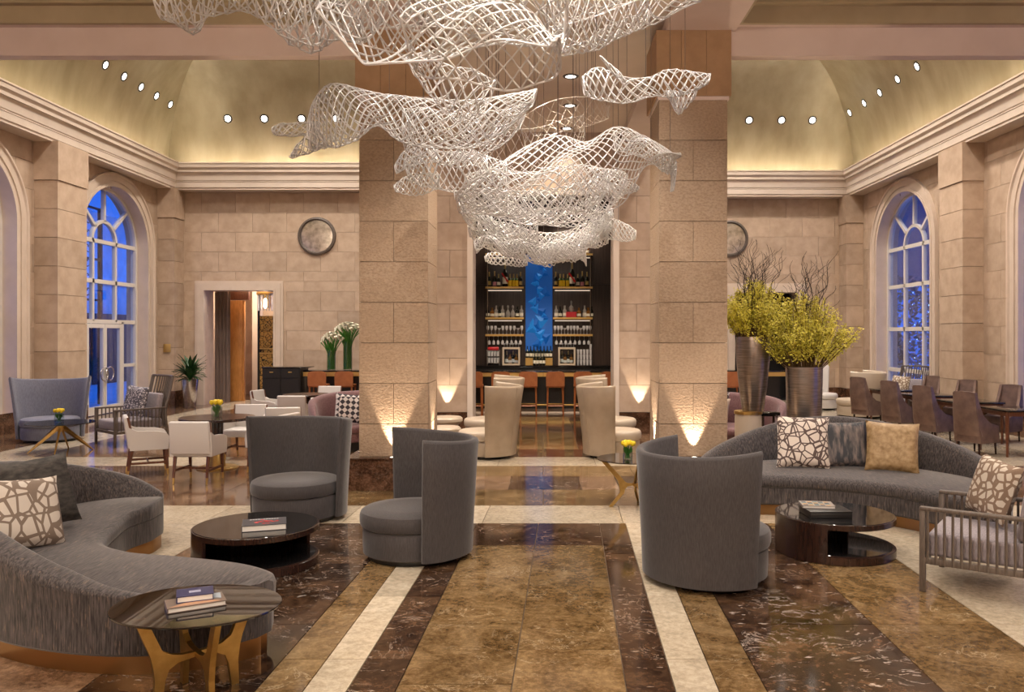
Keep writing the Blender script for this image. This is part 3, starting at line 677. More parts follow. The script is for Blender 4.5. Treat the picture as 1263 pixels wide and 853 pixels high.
# blue crystal light panel
M['bluepanel'] = emit('blue_lit_panel', (.004, .075, .30), .42); M['bluefacet'] = emit('blue_facet', (.012, .15, .45), .42)
b0, b1 = bx(648), bx(681.5)
bp = thing('art_panel', 'tall glowing blue panel with angular crystal relief behind the bar', 'art panel', (0, 0, 0))
obj('panel', MB().box(b0, b1, YW-.06, YW, 1.55, 4.26), M['bluepanel'], bp, smooth=False)
rr = random.Random(3)
for k in range(26):
    zc = 1.75+2.35*k/26; xc = (b0+b1)/2+.14*math.sin(k*.9)+rr.uniform(-.06, .06); sz = rr.uniform(.07, .17)*(1.5 if k < 8 else 1); a0 = rr.uniform(0, PI)
    pts = [(xc+sz*math.cos(a0+q*2.1), zc+sz*1.2*math.sin(a0+q*2.1)) for q in range(3)]
    pts = [(min(max(x_, b0+.01), b1-.01), z_) for x_, z_ in pts]
    v = [(x_, YW-.06, z_) for x_, z_ in pts]+[(xc+rr.uniform(-.03, .03), YW-.06-rr.uniform(.05, .11), zc)]
    obj('crystal_facet', MB().add(v, [(0, 1, 2), (0, 1, 3), (1, 2, 3), (2, 0, 3)]), M['bluefacet'] if k % 2 else M['bluepanel'], bp, smooth=False)
# shelves
SH = [4.26, 3.34, 2.49, 2.02]
sh = {}
for side, a, b in (('left', bx(598.5), bx(646)), ('right', bx(682), bx(731))):
    for i, z in enumerate(SH):
        s_ = thing('bar_shelf', '%s brass edged shelf %s of the blue panel' % (['top', 'second', 'third', 'lowest'][i], side), 'shelf', (0, 0, 0), 0, 'brass bar shelves')
        obj('board', MB().box(a, b, YW-.34, YW, z-.045, z), M['walnut'], s_, smooth=False)
        obj('brass_edge', MB().box(a, b, YW-.36, YW-.34, z-.05, z+.004), M['brass'], s_, smooth=False)
        if i < 3: obj('light_strip', MB().box(a+.06, b-.06, YW-.05, YW-.02, z-.10, z-.075), M['shelfled'], s_, smooth=False)
        sh[side, i] = (a, b, z)
    obj_ = obj('shelf_rod', MB().tube([(a+.06, YW-.3, 1.2), (a+.06, YW-.3, 5.15)] if side == 'left' else [(b-.06, YW-.3, 1.2), (b-.06, YW-.3, 5.15)], .012, 6), M['steel']); tag(obj_, 'thin steel rod carrying the shelves %s of the blue panel' % side, 'rod')
    lamp('AREA', 'shelf_glow', ((a+b)/2, YW-.5, 4.9), 22, WARM, (0, .4, -1), shape='RECTANGLE', size=.9, size_y=.2)
# bottles
M['bt_black'] = plain('black_glass', (.008, .010, .007), .08); M['bt_green'] = plain('green_glass', (.015, .05, .015), .08); M['bt_clear'] = plain('clear_spirit_glass', (.30, .28, .26), .1)
M['bt_amber'] = plain('amber_spirit', (.22, .09, .02), .1); M['foil'] = plain('gold_foil', (.55, .42, .16), .35, .8); M['lab_y'] = plain('yellow_label', (.75, .48, .01), .5)
M['lab_w'] = plain('cream_label', (.72, .68, .58), .5); M['lab_p'] = plain('pink_label', (.62, .26, .32), .5); M['lab_r'] = plain('red_sash', (.62, .01, .015), .4); M['redbox'] = plain('red_box', (.42, .012, .02), .35)
def bottle_proto(h, r, glass, lab, foil=None, shape='wine', l0=.12, l1=.38):
    n = 12
    if shape == 'wine': pr = [(r*.9, 0), (r, .02*h), (r, .52*h), (r*.75, .62*h), (r*.38, .70*h), (r*.34, .97*h), (r*.4, .97*h), (r*.4, h)]
    elif shape == 'decanter': pr = [(r*.8, 0), (r*1.2, .12*h), (r*1.2, .35*h), (r*.5, .58*h), (r*.3, .62*h), (r*.3, .74*h), (r*.55, .78*h), (r*.55, .92*h), (r*.2, h)]
    else: pr = [(r, 0), (r, .6*h), (r*.5, .70*h), (r*.45, .9*h), (r*.5, .9*h), (r*.5, h)]
    g = MB().lathe(pr, n).mesh('bottle_body'); g.materials.append(M[glass])
    l = MB().lathe([(r*1.02, l0*h), (r*1.02, l1*h)], n, cap=False).mesh('label_band'); l.materials.append(M[lab])
    f = None
    if foil: f = MB().lathe([(r*.42, .68*h), (r*.38, .80*h), (r*.42, .99*h), (r*.42, 1.002*h)], n).mesh('foil'); f.materials.append(M[foil])
    return g, l, f
BP = {'yel': (bottle_proto(.36, .05, 'bt_green', 'lab_y', 'foil', l0=.04, l1=.5), 'green champagne bottle with yellow label'),
      'drk': (bottle_proto(.42, .05, 'bt_black', 'foil', 'foil'), 'dark champagne bottle with gold foil'),
      'pnk': (bottle_proto(.44, .05, 'bt_black', 'lab_p', 'foil', l0=.06, l1=.32), 'dark champagne bottle with pink label'),
      'wht': (bottle_proto(.36, .05, 'bt_black', 'lab_w', 'foil'), 'dark bottle with pale label'),
      'mag': (bottle_proto(.72, .075, 'bt_black', 'lab_w', 'foil'), 'tall magnum bottle with red sash'),
      'clr': (bottle_proto(.33, .055, 'bt_clear', 'lab_w', None, 'sq'), 'clear spirit bottle'),
      'amb': (bottle_proto(.27, .06, 'bt_amber', 'lab_w', 'foil', 'sq'), 'squat amber spirit bottle'),
      'dec': (bottle_proto(.34, .055, 'bt_clear', 'foil', None, 'decanter'), 'stoppered glass decanter'),
      'blk': (bottle_proto(.30, .05, 'bt_black', 'lab_w', None, 'sq'), 'short black spirit bottle'),
      'win': (bottle_proto(.33, .042, 'bt_black', 'lab_w', None), 'dark wine bottle')}
ORD = ['first', 'second', 'third', 'fourth', 'fifth', 'sixth', 'seventh', 'eighth', 'ninth', 'tenth', 'eleventh', 'twelfth']
def bottle(kind, x, y, z, where, group, i=0):
    (g, l, f), txt = BP[kind]; o = thing('bottle', '%s, %s from left %s' % (txt, ORD[i], where), 'bottle', (x, y, z), 0, group)
    link('glass_body', g, None, o); link('label_band', l, None, o)
    if f: link('foil', f, None, o)
    if kind == 'mag':
        obj('sash', MB().add([(-.078, -.05, .34), (-.05, -.085, .37), (.078, -.05, .17), (.05, -.085, .13), (-.078, -.045, .30), (.078, -.045, .13)], [(0, 1, 2, 3)]).add([(-.10, -.08, .36), (-.08, -.09, .40), (.10, -.09, .16), (.08, -.08, .11)], [(0, 1, 2, 3)]), M['lab_r'], o, smooth=False)
    return o
def row(side, i, kinds, pxs, where):
    a, b, z = sh[side, i]
    for j, (k, px) in enumerate(zip(kinds, pxs)): bottle(k, (px-PX)*22.65/F, YW-.2, z+.004, where, 'bottles on the '+where.split('on the ')[-1], j)
row('left', 1, ['drk', 'pnk', 'wht', 'mag', 'yel', 'yel', 'yel', 'drk'], [603.5, 610, 615, 623, 629, 633.5, 637.5, 642], 'on the left second shelf')
row('right', 1, ['drk', 'yel', 'yel', 'yel', 'mag', 'wht', 'pnk', 'drk'], [685.5, 691, 695, 700, 705.5, 712.5, 718, 724], 'on the right second shelf')
row('left', 2, ['blk', 'amb', 'clr', 'blk', 'clr', 'dec', 'dec', 'blk', 'clr'], [601.5, 607, 612, 616, 620, 626.5, 632.5, 638, 643], 'on the left third shelf')
row('right', 2, ['clr', 'blk', 'clr', 'amb', 'clr', 'amb', 'blk'], [686, 691, 696.5, 714, 721, 725.5, 729.5], 'on the right third shelf')
row('left', 0, ['wht', 'amb', 'amb'], [611, 617, 623], 'on the left top shelf'); row('right', 0, ['wht', 'amb', 'amb', 'amb'], [707, 712, 718, 724], 'on the right top shelf')
rb = thing('bottle', 'glass decanter standing in a red presentation box on the right third shelf', 'bottle', ((704.5-PX)*22.65/F, YW-.2, 2.494))
obj('box', MB().box(-.14, .14, -.08, .08, 0, .15), M['redbox'], rb, smooth=False); obj('decanter', MB().lathe([(.03, .15), (.07, .2), (.07, .28), (.02, .34), (.02, .40), (.03, .43), (.008, .47)], 12), M['bt_clear'], rb)
# stemmed glasses on and under the lowest shelves
gp = {}
for nm, pr in (('wine', [(.035, 0), (.035, .005), (.005, .012), (.005, .10), (.035, .14), (.042, .19), (.034, .235), (.032, .235), (.038, .19), (.03, .145)]), ('coupe', [(.035, 0), (.035, .005), (.005, .012), (.005, .11), (.03, .13), (.062, .175), (.058, .175), (.02, .135)])):
    me = MB().lathe(pr, 10).mesh('stem_glass'); me.materials.append(M['crystal']); gp[nm] = me
for side, n in (('left', 10), ('right', 12)):
    a, b, z = sh[side, 3]
    for k in range(n):
        x = a+.06+(b-a-.12)*k/(n-1)
        kd = 'coupe' if k % 5 == 3 else 'wine'
        o = link('wine_glass', gp[kd], None, None, (x, YW-.2, z+.004)); tag(o, ('broad coupe' if kd == 'coupe' else 'stemmed wine')+' glass, %s from left on the %s lowest bar shelf' % (ORD[k], side), 'glass', 'glasses on the %s lowest shelf' % side)
    for k in range(8):
        x = a+.10+(b-a-.2)*k/7; o = link('wine_glass', gp['wine'], None, None, (x, YW-.2, z-.05)); o.rotation_euler = (PI, 0, 0)
        tag(o, 'upside down wine glass, %s from left under the %s lowest bar shelf' % (ORD[k], side), 'glass', 'glasses hanging under the %s lowest shelf' % side)
# back counter
bc = thing('back_counter', 'black counter along the wall behind the bar', 'counter', (0, 0, 0)); obj('body', MB().box(-2.25, 2.25, YW-.62, YW-.02, 0, 1.12), M['black'], bc, smooth=False); obj('worktop', MB().box(-2.28, 2.28, YW-.66, YW-.02, 1.12, 1.17), M['blackgloss'], bc, smooth=False)
def bz(py): return H-(py-PY)*22.4/F
for side, p0, p1 in (('left', 620, 641.5), ('right', 688.5, 709.5)):
    x0, x1 = bx(p0), bx(p1); zc, z1 = 1.17, 1.66
    fr = thing('wine_fridge', 'small lit wine fridge with a steel door frame %s of the blue panel' % side, 'wine fridge', ((x0+x1)/2, YW-.3, zc)); hw = (x1-x0)/2; hh = z1-zc
    obj('cabinet', MB().box(-hw, hw, .16, .2, 0, hh).box(-hw, -hw+.03, -.16, .16, 0, hh).box(hw-.03, hw, -.16, .16, 0, hh).box(-hw, hw, -.16, .16, 0, .03).box(-hw, hw, -.16, .16, hh-.03, hh), M['black'], fr, smooth=False)
    dr = obj('door', MB().box(-hw, -hw+.045, -.2, -.165, 0, hh).box(hw-.045, hw, -.2, -.165, 0, hh).box(-hw+.045, hw-.045, -.2, -.165, 0, .045).box(-hw+.045, hw-.045, -.2, -.165, hh-.05, hh), M['cream'], fr, smooth=False)
    obj('pane', MB().box(-hw+.045, hw-.045, -.185, -.18, .045, hh-.05), M['pane'], dr, smooth=False)
    obj('light_strip', MB().box(-.1, .1, -.15, -.12, hh-.05, hh-.035), emit('blue_fridge_led', (.15, .15, 1.0), 5) if side == 'left' else M['shelfled'], fr, smooth=False)
    for k in range(4): bottle('amb' if k % 2 else 'wht', (x0+x1)/2-.13+k*.087, YW-.28, zc+.03, 'inside the %s wine fridge' % side, 'bottles in the %s wine fridge' % side, k)
    for k in range(6):
        o = link('wine_glass', gp['coupe'], None, None, (x0+.04+k*(x1-x0-.08)/5, YW-.3, z1+.001)); o.scale = (.7, .7, .62); tag(o, 'small coupe glass, %s from left on the %s wine fridge' % (ORD[k], side), 'glass', 'glasses on the %s wine fridge' % side)
# wine bottles in two rows before the blue panel
lb = obj('bottle_step', MB().box(b0, b1, YW-.22, YW-.07, 1.17, 1.36), M['brass'], smooth=False); tag(lb, 'brass step carrying the rear row of wine bottles', 'display step')
for k in range(8): bottle('win', b0+.05+k*(b1-b0-.1)/7, YW-.14, 1.362, 'in the rear row below the blue panel', 'wine bottles in the rear row', k)
for k in range(4): bottle('win', b0+.25+k*.088, YW-.36, 1.172, 'in the front row below the blue panel', 'wine bottles in the front row', k)
cr_ = thing('glass_rack', 'wire rack of small glasses with red cloths on top, left end of the bar', 'glass rack', (bx(608.5), YW-.32, 1.17))
mb = MB()
for x_ in (-.17, .17):
    for y_ in (-.12, .12): mb.tube([(x_, y_, 0), (x_, y_, .42)], .008, 5)
for z_ in (.06, .24, .40): mb.tube([(-.17, -.12, z_), (.17, -.12, z_), (.17, .12, z_), (-.17, .12, z_), (-.17, -.12, z_)], .007, 5)
obj('wire_frame', mb, M['steel'], cr_)
tum = MB().lathe([(.03, 0), (.038, .14), (.034, .14), (.027, .01)], 10).mesh('tumbler'); tum.materials.append(M['crystal'])
for lvl in range(2):
    obj('tray', MB().box(-.165, .165, -.11, .11, .055+.18*lvl, .063+.18*lvl), M['steel'], cr_, smooth=False)
    for k in range(4): link('tumbler', tum, None, cr_, (-.12+k*.08, -.06, .065+.18*lvl))
obj('red_cloth', MB().rbox(-.15, .15, -.09, .09, .405, .50, .03), M['redbox'], cr_)
for k in range(5):
    for j in range(3 if k < 4 else 4):
        o = link('tumbler', tum, None, None, (bx(713+k*3.9), YW-.3, 1.171+j*.145)); tag(o, 'clear tumbler, %s from bottom in the %s stack right of the wine fridge' % (ORD[j], ORD[k]), 'glass', 'stacked tumblers')
# bar counter and stools
bar = thing('bar_counter', 'long dark bar counter with a brass edge before the bar shelves', 'bar counter', (0, 20.75, 0))
obj('front_panel', MB().box(-2.28, 2.28, 0, .06, .12, 1.0), M['black'], bar, smooth=False); obj('kick_plate', MB().box(-2.28, 2.28, .03, .1, 0, .12), M['cornice'], bar, smooth=False)
obj('counter_top', MB().rbox(-2.28, 2.28, -.26, .45, 1.05, 1.085, .008), M['blackgloss'], bar)
for k in range(4): obj('brass_edge', MB().box(-2.28+k*1.14+.003, -2.28+(k+1)*1.14-.003, -.25, -.2, .95, 1.05), M['brass'], bar, smooth=False)
obj('foot_rail', MB().tube([(-2.28, -.12, .22), (2.28, -.12, .22)], .025, 8), M['brass'], bar)
def stool():
    o = thing('bar_stool', '', 'stool')
    rows = []
    # rounded slab back, slightly curved
    n = 14; out = []
    for k in range(n+1):
        a = PI*k/n; c_, s_ = math.cos(a), math.sin(a); out.append((.23*(abs(c_)**.45)*(1 if c_ > 0 else -1), .98+.12*(abs(s_)**.6)))
    poly = [(.225, .74)]+out+[(-.225, .74)]
    f_ = [(x, -.19-.03*(1-(x/.23)**2), z) for x, z in poly]; b_ = [(x, -.235-.03*(1-(x/.23)**2), z) for x, z in poly]; m_ = len(poly)
    obj('backrest', MB().add(f_+b_, [list(range(m_)), list(range(m_, 2*m_))[::-1]]+[(i, (i+1) % m_, m_+(i+1) % m_, m_+i) for i in range(m_)]), M['orange'], o)
    obj('seat', MB().rbox(-.225, .225, -.21, .20, .70, .77, .02), M['orange'], o)
    for x_ in (-.2, .2):
        for y_ in (-.2, .18): obj('leg', MB().tube([(x_, y_, 0), (x_*.93, y_*.95, .71)], [.017, .023], 4), M['orange'], o)
    for y_ in (-.195, .175): obj('stretcher', MB().tube([(-.195, y_, .25), (.195, y_, .25)], .014, 4), M['orange'], o)
    obj('footplate', MB().box(-.19, .19, .16, .19, .262, .285), M['brass'], o, smooth=False)
    return o
s0 = stool()
lab = ['partly hidden at the left end of the main bar', 'behind the left cream chairs', 'centre left in front of the blue panel', 'centre right in front of the blue panel', 'behind the right cream chairs', 'partly hidden at the right end of the main bar']
for k, x in enumerate((-1.72, -1.05, -.37, .30, .98, 1.65)):
    o = s0 if k == 0 else dup(s0)
    o.location = (x, 20.2, 0); tag(o, 'orange brown leather bar stool '+lab[k], 'stool', 'bar stools')
for x, y, lb in ((-5.62, 20.35, 'at the side counter, left of the pair under the lilies'), (-4.95, 20.35, 'at the side counter, beside the left column'), (4.68, 20.2, 'seen just right of the right column')):
    dup(s0, (x, y, 0), 0, 'orange brown leather bar stool '+lb, 'side bar stools')
for nm, s in (('left', -1), ('right', 1)):
    sbc = thing('side_counter', 'dark side counter with a thick brass front edge on the %s of the bar' % nm, 'bar counter', (s*4.9, 20.9, 0))
    obj('front_panel', MB().box(-1.2, 1.2, 0, .06, 0, 1.0), M['black'], sbc, smooth=False); obj('counter_top', MB().rbox(-1.22, 1.28, -.26, .5, 1.06, 1.095, .008), M['blackgloss'], sbc); obj('brass_edge', MB().box(-1.22, 1.28, -.25, -.2, .95, 1.06), M['brass'], sbc, smooth=False)
hs = thing('host_cabinet', 'black lacquered cabinet with small brass pulls beside the side counter', 'cabinet', (-6.62, 20.5, 0))
obj('body', MB().box(-.48, .48, 0, .7, .0, 1.16), M['black'], hs, smooth=False); obj('top', MB().rbox(-.5, .62, -.02, .75, 1.16, 1.19, .006), M['blackgloss'], hs)
for k in range(2):
    dr_ = obj('drawer', MB().box(-.46+k*.47, -.02+k*.47, -.02, 0, .92, 1.13), M['black'], hs, smooth=False); obj('pull', MB().box(-.29+k*.47, -.20+k*.47, -.035, -.02, 1.05, 1.075), M['brass'], dr_, smooth=False)
    obj('door', MB().box(-.46+k*.47, -.02+k*.47, -.02, 0, .05, .90), M['black'], hs, smooth=False)
# ================================================================ DOORWAY ON THE LEFT
hall = struct(obj('wall_hall', MB().box(-11.0, -6.4, 27.5, 27.6, 0, 4.5).box(-10.4, -10.3, 23.9, 27.5, 0, 4.5), M['stone'], smooth=False), 'stone wall of the corridor beyond the left doorway')
struct(obj('ceiling_hall', MB().box(-11, -6.4, 23.9, 27.6, 4.0, 4.1), M['tray'], smooth=False), 'corridor ceiling beyond the left doorway')
struct(obj('floor_hall', MB().box(-11, -6.4, 25.0, 27.6, -.1, 0), M['m_mid'], smooth=False), 'corridor floor beyond the left doorway')
struct(obj('baseboard_hall', MB().box(-9.5, -6.4, 27.44, 27.5, 0, .5), M['m_base'], smooth=False), 'dark marble skirting in the corridor')
lamp('POINT', 'hall_lamp', (-8.6, 25.2, 3.7), 260, WARM, shadow_soft_size=.2)
M['curtain'] = fabric('taupe_curtain', (.13, .085, .070), (.20, .14, .115), 40, 2)
rows = []
for k in range(41):
    u = k/40; rows.append([(-9.74+u*.46, 24.05+.045*math.sin(u*PI*9), z) for z in (.02, 1.2, 2.4, 3.5)])
tag(obj('curtain', MB().grid(rows), M['curtain'], ang=80), 'taupe pleated curtain at the left of the doorway', 'curtain')
op = thing('wood_screen', 'amber wood panel with a heavy timber head inside the doorway', 'panel', (-9.46, 24.5, 0)); obj('panel', MB().rbox(-.02, .36, 0, .10, 0, 3.05, .01), M['oakpanel'], op); obj('head_beam', MB().rbox(-.02, .56, -.02, .14, 3.06, 3.40, .012), M['wood_red'], op)
obj('panel_edge', MB().rbox(.36, .42, .03, .12, 0, 3.05, .01), M['oakpanel'], op)
struct(obj('trim_hall_pilaster', MB().box(-9.55, -9.3, 26.6, 26.9, 0, 4.0), M['cornice'], smooth=False), 'pale pilaster inside the doorway')
# ornate gold screen and sconce
M['ornate'] = voro('gilt_relief', (.02, .012, .008), (.42, .24, .06), 9, .06, 4)
gp_ = thing('gilt_door_panel', 'ornate black and gold relief panel seen through the doorway', 'panel', (-8.40, 24.6, .28))
obj('frame', MB().box(-.26, -.20, -.03, .03, 0, 3.0).box(.26, .32, -.03, .03, 0, 3.0).box(-.2, .26, -.03, .03, -.02, .06), M['black'], gp_, smooth=False)
obj('field', MB().box(-.20, .26, 0, .03, .05, 2.3), M['ornate'], gp_, smooth=False)
for k in range(4):
    zc = .35+.55*k; mb = MB()
    for s in (-1, 1):
        sp = [(.03+s*(.02+.012*q)*math.cos(q*.55)*1.0, -.02, zc+s*.02+(.02+.011*q)*math.sin(q*.55)) for q in range(13)]; mb.tube(sp, .012, 5)
    obj('scroll', mb, M['brass'], gp_)
for k in range(2): obj('rail', MB().box(-.2, .26, -.025, 0, 1.15+k*.14, 1.19+k*.14), M['brass'], gp_, smooth=False)
scn = thing('wall_sconce', 'lit crystal rod sconce with a gold crown through the doorway', 'sconce', (-8.33, 24.3, 2.72))
for k in range(9):
    a = PI*k/8; obj('crystal_rod', MB().tube([(.22*math.cos(a), -.16*math.sin(a), 0), (.22*math.cos(a), -.16*math.sin(a), .48)], .018, 6), M['crystal'], scn)
obj('crown', MB().lathe([(.24, .48), (.26, .52), (.22, .62), (.1, .66)], 20), M['brass'], scn); obj('bulb', MB().lathe([(.01, .08), (.05, .12), (.05, .34), (.01, .38)], 12), emit('sconce_bulb', (1, .9, .78), 22), scn)
obj('wall_plate', MB().box(-.08, .08, .0, .32, .1, .5), M['brass'], scn, smooth=False)
# dark room beyond the right doorway
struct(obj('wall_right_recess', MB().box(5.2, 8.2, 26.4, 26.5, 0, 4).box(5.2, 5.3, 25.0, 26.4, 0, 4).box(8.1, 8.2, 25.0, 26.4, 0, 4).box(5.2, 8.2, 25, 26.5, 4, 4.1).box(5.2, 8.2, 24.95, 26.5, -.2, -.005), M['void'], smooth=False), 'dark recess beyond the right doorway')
# round mirrors
M['mirror'] = noisy('antique_mirror', (.42, .38, .30), (.80, .76, .68), 7, .28, 1.0, detail=6, lo=.3, hi=.6)
for x, y, z, lbl in ((-6.5, YBL, 4.84, 'round antiqued mirror in a dark frame on the left back wall'), (5.62, YBR, 4.9, 'round antiqued mirror half hidden by the right column')):
    o = thing('round_mirror', lbl, 'mirror', (x, y, z)); m_ = Matrix.Rotation(PI/2, 4, 'X')
    obj('frame', MB(m_).lathe([(.46, .0), (.46, .05), (.49, .075), (.54, .06), (.55, 0)], 40, cap=False), M['greywood'], o); obj('mirror_glass', MB(m_).lathe([(.47, .02), (.40, .028), (.25, .036), (.1, .04), (.01, .0405)], 40), M['mirror'], o)
tag(obj('wall_plaque', MB().rbox(-10.62, -10.42, 22.665, 22.675, 1.52, 1.75, .004), M['brass']), 'small square brass plaque on the corner pilaster', 'plaque')
# ================================================================ OUTSIDE, at dusk
M['facade'] = noisy('dusk_facade', (.50, .53, .58), (.64, .66, .70), 2, .8, coord='World')
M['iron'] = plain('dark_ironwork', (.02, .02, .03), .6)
ex = obj('exterior_facade', MB().box(-19.2, -19, 10, 40, -.5, 7.2).box(-19.2, -18.6, 10, 40, 4.2, 4.5).box(-19.2, -18.8, 21, 21.8, -.5, 7.2).box(-19.2, -18.8, 26, 26.8, -.5, 7.2).box(-19.2, -18.8, 33, 33.8, -.5, 7.2), M['facade'], smooth=False); tag(ex, 'pale building facade across the street seen through the left window', 'building')
tag(obj('exterior_terrace', MB().box(-18.5, -11.4, 5, 40, -.5, -.05), M['facade'], smooth=False), 'paved terrace outside the left windows', 'terrace')
shade_panels = thing('exterior_shade_panels', 'added dark panels for the shaded lower facade across from the left window', 'shopfront', (-18.55, 0, 0))
for k in range(9): obj('shade_panel', MB().box(-.04, 0, 11+k*3.2, 14+k*3.2, -.05, 2.9), M['iron'], shade_panels, smooth=False)  # dark sheets added as the shade on the lower facade
can = thing('exterior_canopy', 'ornate iron and glass canopy outside the left arched window', 'canopy', (-13.2, 21.0, 0))
mb = MB()
for i in range(9):
    for j in range(6):
        c0 = (0, -1.9+i*.55, 3.3+j*.42); s = 1 if (i+j) % 2 else -1
        mb.tube([(0, c0[1]+s*(.02+.016*q)*math.cos(q*.6), c0[2]+(.02+.016*q)*math.sin(q*.6)) for q in range(12)], .016, 4)
obj('ironwork_scrolls', mb, M['iron'], can)
for z_ in (3.0, 4.2, 5.7): obj('rail', MB().box(-.03, .03, -2.6, 3.2, z_, z_+.06), M['iron'], can, smooth=False)
for y_ in (-2.6, -.7, 1.2, 3.1): obj('post', MB().box(-.05, .05, y_, y_+.1, -.05, 5.76), M['iron'], can, smooth=False)
pot = thing('exterior_planter', 'dark planter with a clipped bush outside the glass doors', 'planter', (-12.6, 21.0, -.05)); obj('pot', MB().lathe([(.22, 0), (.32, .7), (.28, .7)], 16), M['iron'], pot)
mb = MB()
for k in range(160):
    d_ = Vector((rng.normal(), rng.normal(), rng.normal())).normalized()*rng.uniform(.2, .45); c0 = Vector((0, 0, 1.0))+d_; e_ = Vector((rng.normal(), rng.normal(), rng.normal())).normalized()*.1; g_ = e_.orthogonal()*.4
    mb.add([c0-e_, c0+g_, c0+e_, c0-g_], [(0, 1, 2, 3)])
fo = obj('foliage', mb, M['leaf'], pot); fo['kind'] = 'stuff'
ex2 = obj('exterior_facade', MB().box(15, 15.2, 14, 45, 4.1, 12).box(15, 15.3, 14, 25.0, -.5, 4.1).box(15, 15.3, 36, 45, -.5, 4.1), plain('dark_facade', (.16, .17, .21), .8), smooth=False); tag(ex2, 'dark colonnade seen through the right window', 'building')
et = thing('exterior_tree', 'blue lit tree with tiny lights outside the right window', 'tree', (13.2, 30.0, -.3)); obj('trunk', MB().tube([(0, 0, 0), (.05, 0, 1.2), (0, .1, 2.4)], [.16, .12, .08], 8), M['twig'], et)
mb = MB(); mb2 = MB()
for k in range(2600):
    d_ = Vector((rng.normal(), rng.normal(), rng.normal())); d_ = d_.normalized()*rng.uniform(.3, 1)**.4; c0 = Vector((d_.x*1.3, d_.y*2.4, 2.4+d_.z*2.2)); e_ = Vector((rng.normal(), rng.normal(), rng.normal())).normalized()*.09; g_ = e_.orthogonal()*.6
    mb.add([c0-e_, c0+g_, c0+e_, c0-g_], [(0, 1, 2, 3)])
    if k % 16 == 0: mb2.add([c0+Vector((-.12, 0, -.02)), c0+Vector((-.12, .04, 0)), c0+Vector((-.12, 0, .03)), c0+Vector((-.12, -.04, 0))], [(0, 1, 2, 3)])
f_ = obj('foliage', mb, plain('dusk_foliage', (.10, .16, .20), .7), et, smooth=False); f_['kind'] = 'stuff'
f_ = obj('fairy_lights', mb2, emit('fairy_light', (.35, .6, 1.0), 3), et, smooth=False); f_['kind'] = 'stuff'

for y in (27, 33, 38): lamp('POINT', 'street_floodlight', (-16.5, y, 4.6), 240, (.03, .22, 1.0), shadow_soft_size=.3)
for y in (27, 33): lamp('POINT', 'tree_floodlight', (11.9, y, .6), 130, (.04, .25, 1.0), shadow_soft_size=.2)
# ================================================================ SEATING
def swivel(label, loc, facing, mat='grey', R0=.47, Ht=1.06, ear=.05, wrap=97, flare=.055, group=None, seatmat=None, seam=False, th=.065):
    o = thing('swivel_chair', label, 'chair', (loc[0], loc[1], 0), face_dir(*facing), group)
    sm = M[seatmat or mat]; m = M[mat]
    obj('swivel_base', MB().lathe([(R0*.86, 0), (R0*.9, .035), (R0*.9, .05)], 40), M['black'], o)
    obj('body', MB().lathe([(R0*.93, .045), (R0*.965, .055), (R0*.975, .15), (R0*.975, .262), (R0*.955, .278)], 48), m, o)
    # seat cushion, slightly forward, rounded edge
    obj('seat_cushion', MB().lathe([(R0*.90, .275), (R0*.975, .295), (R0*1.0, .33), (R0*1.0, .385), (R0*.975, .42), (R0*.92, .437), (R0*.6, .448), (R0*.05, .452)], 48, c=(.015, 0, 0)), sm, o)
    rows = []; n = 48
    for k in range(n+1):
        u = k/n*2-1; a = PI+u*R(wrap); e_ = 1-max(0, (abs(u)-.965)/.035)     # rounded at the ends
        hh = Ht+ear*abs(u)**2.2; w_ = th*(.55+.45*math.sqrt(max(0, e_)))
        sec = []
        zs = [.05, .25, .5, .75, .92]
        for z in [.05]+[.05+(hh-.05-.03)*q for q in (.25, .5, .75, 1)]: sec.append((R0*1.0+flare*((z-.05)/1.0)**1.3+th*.5+w_*.5, z))
        ro = sec[-1][0]
        sec += [(ro-w_*.15, hh-.008), (ro-w_*.5, hh), (ro-w_*.85, hh-.008)]
        for z in [.05+(hh-.05-.03)*q for q in (1, .75, .5, .25, 0)]: sec.append((R0*1.0+flare*((z-.05)/1.0)**1.3+th*.5-w_*.5, z))
        rows.append([(r_*math.cos(a), r_*math.sin(a), z) for r_, z in sec])
    b_ = obj('backrest', MB().grid(rows, cv=True, cap=True), m, o, ang=50)
    if seam:
        for u in (-.33, .33):
            a = PI+u*R(wrap); hh = Ht+ear*abs(u)**2.2
            obj('seam', MB().tube([((R0+flare*((z-.05))**1.3+th+.001)*math.cos(a), (R0+flare*((z-.05))**1.3+th+.001)*math.sin(a), z) for z in (.06, .3, .6, .9, hh-.02)], .004, 4), m, b_)
    return o
swivel('charcoal swivel armchair facing the camera behind the left coffee table', (-2.70, 8.88), (-.22, -1), group='charcoal swivel chairs', R0=.475)
swivel('charcoal swivel armchair turned side-on at the left of the aisle', (-1.18, 7.40), (-.92, -.40), group='charcoal swivel chairs')
swivel('charcoal swivel armchair seen from behind at the right of the aisle', (1.375, 6.72), (.91, .42), group='charcoal swivel chairs', R0=.485)
swivel('blue grey high-backed armchair by the left wall behind the brass legged table', (-9.36, 15.4), (.40, -.92), 'bluegrey', .50, 1.14, .08, 92, .10, 'lounge chairs by the left window')
swivel('taupe leather high-backed chair seen from behind, nearest on the left of the aisle', (-.95, 13.4), (-1, .10), 'cream_dark', .44, 1.17, .03, 82, .11, 'leather chairs in the aisle', 'cream', True)
swivel('taupe leather high-backed chair behind the first one on the left of the aisle', (-1.02, 15.3), (-1, -.05), 'cream_dark', .46, 1.20, .03, 82, .13, 'leather chairs in the aisle', 'cream', True)
swivel('taupe leather high-backed chair seen from behind, nearest on the right of the aisle', (1.17, 13.45), (1, .10), 'cream_dark', .44, 1.17, .03, 82, .11, 'leather chairs in the aisle', 'cream', True)
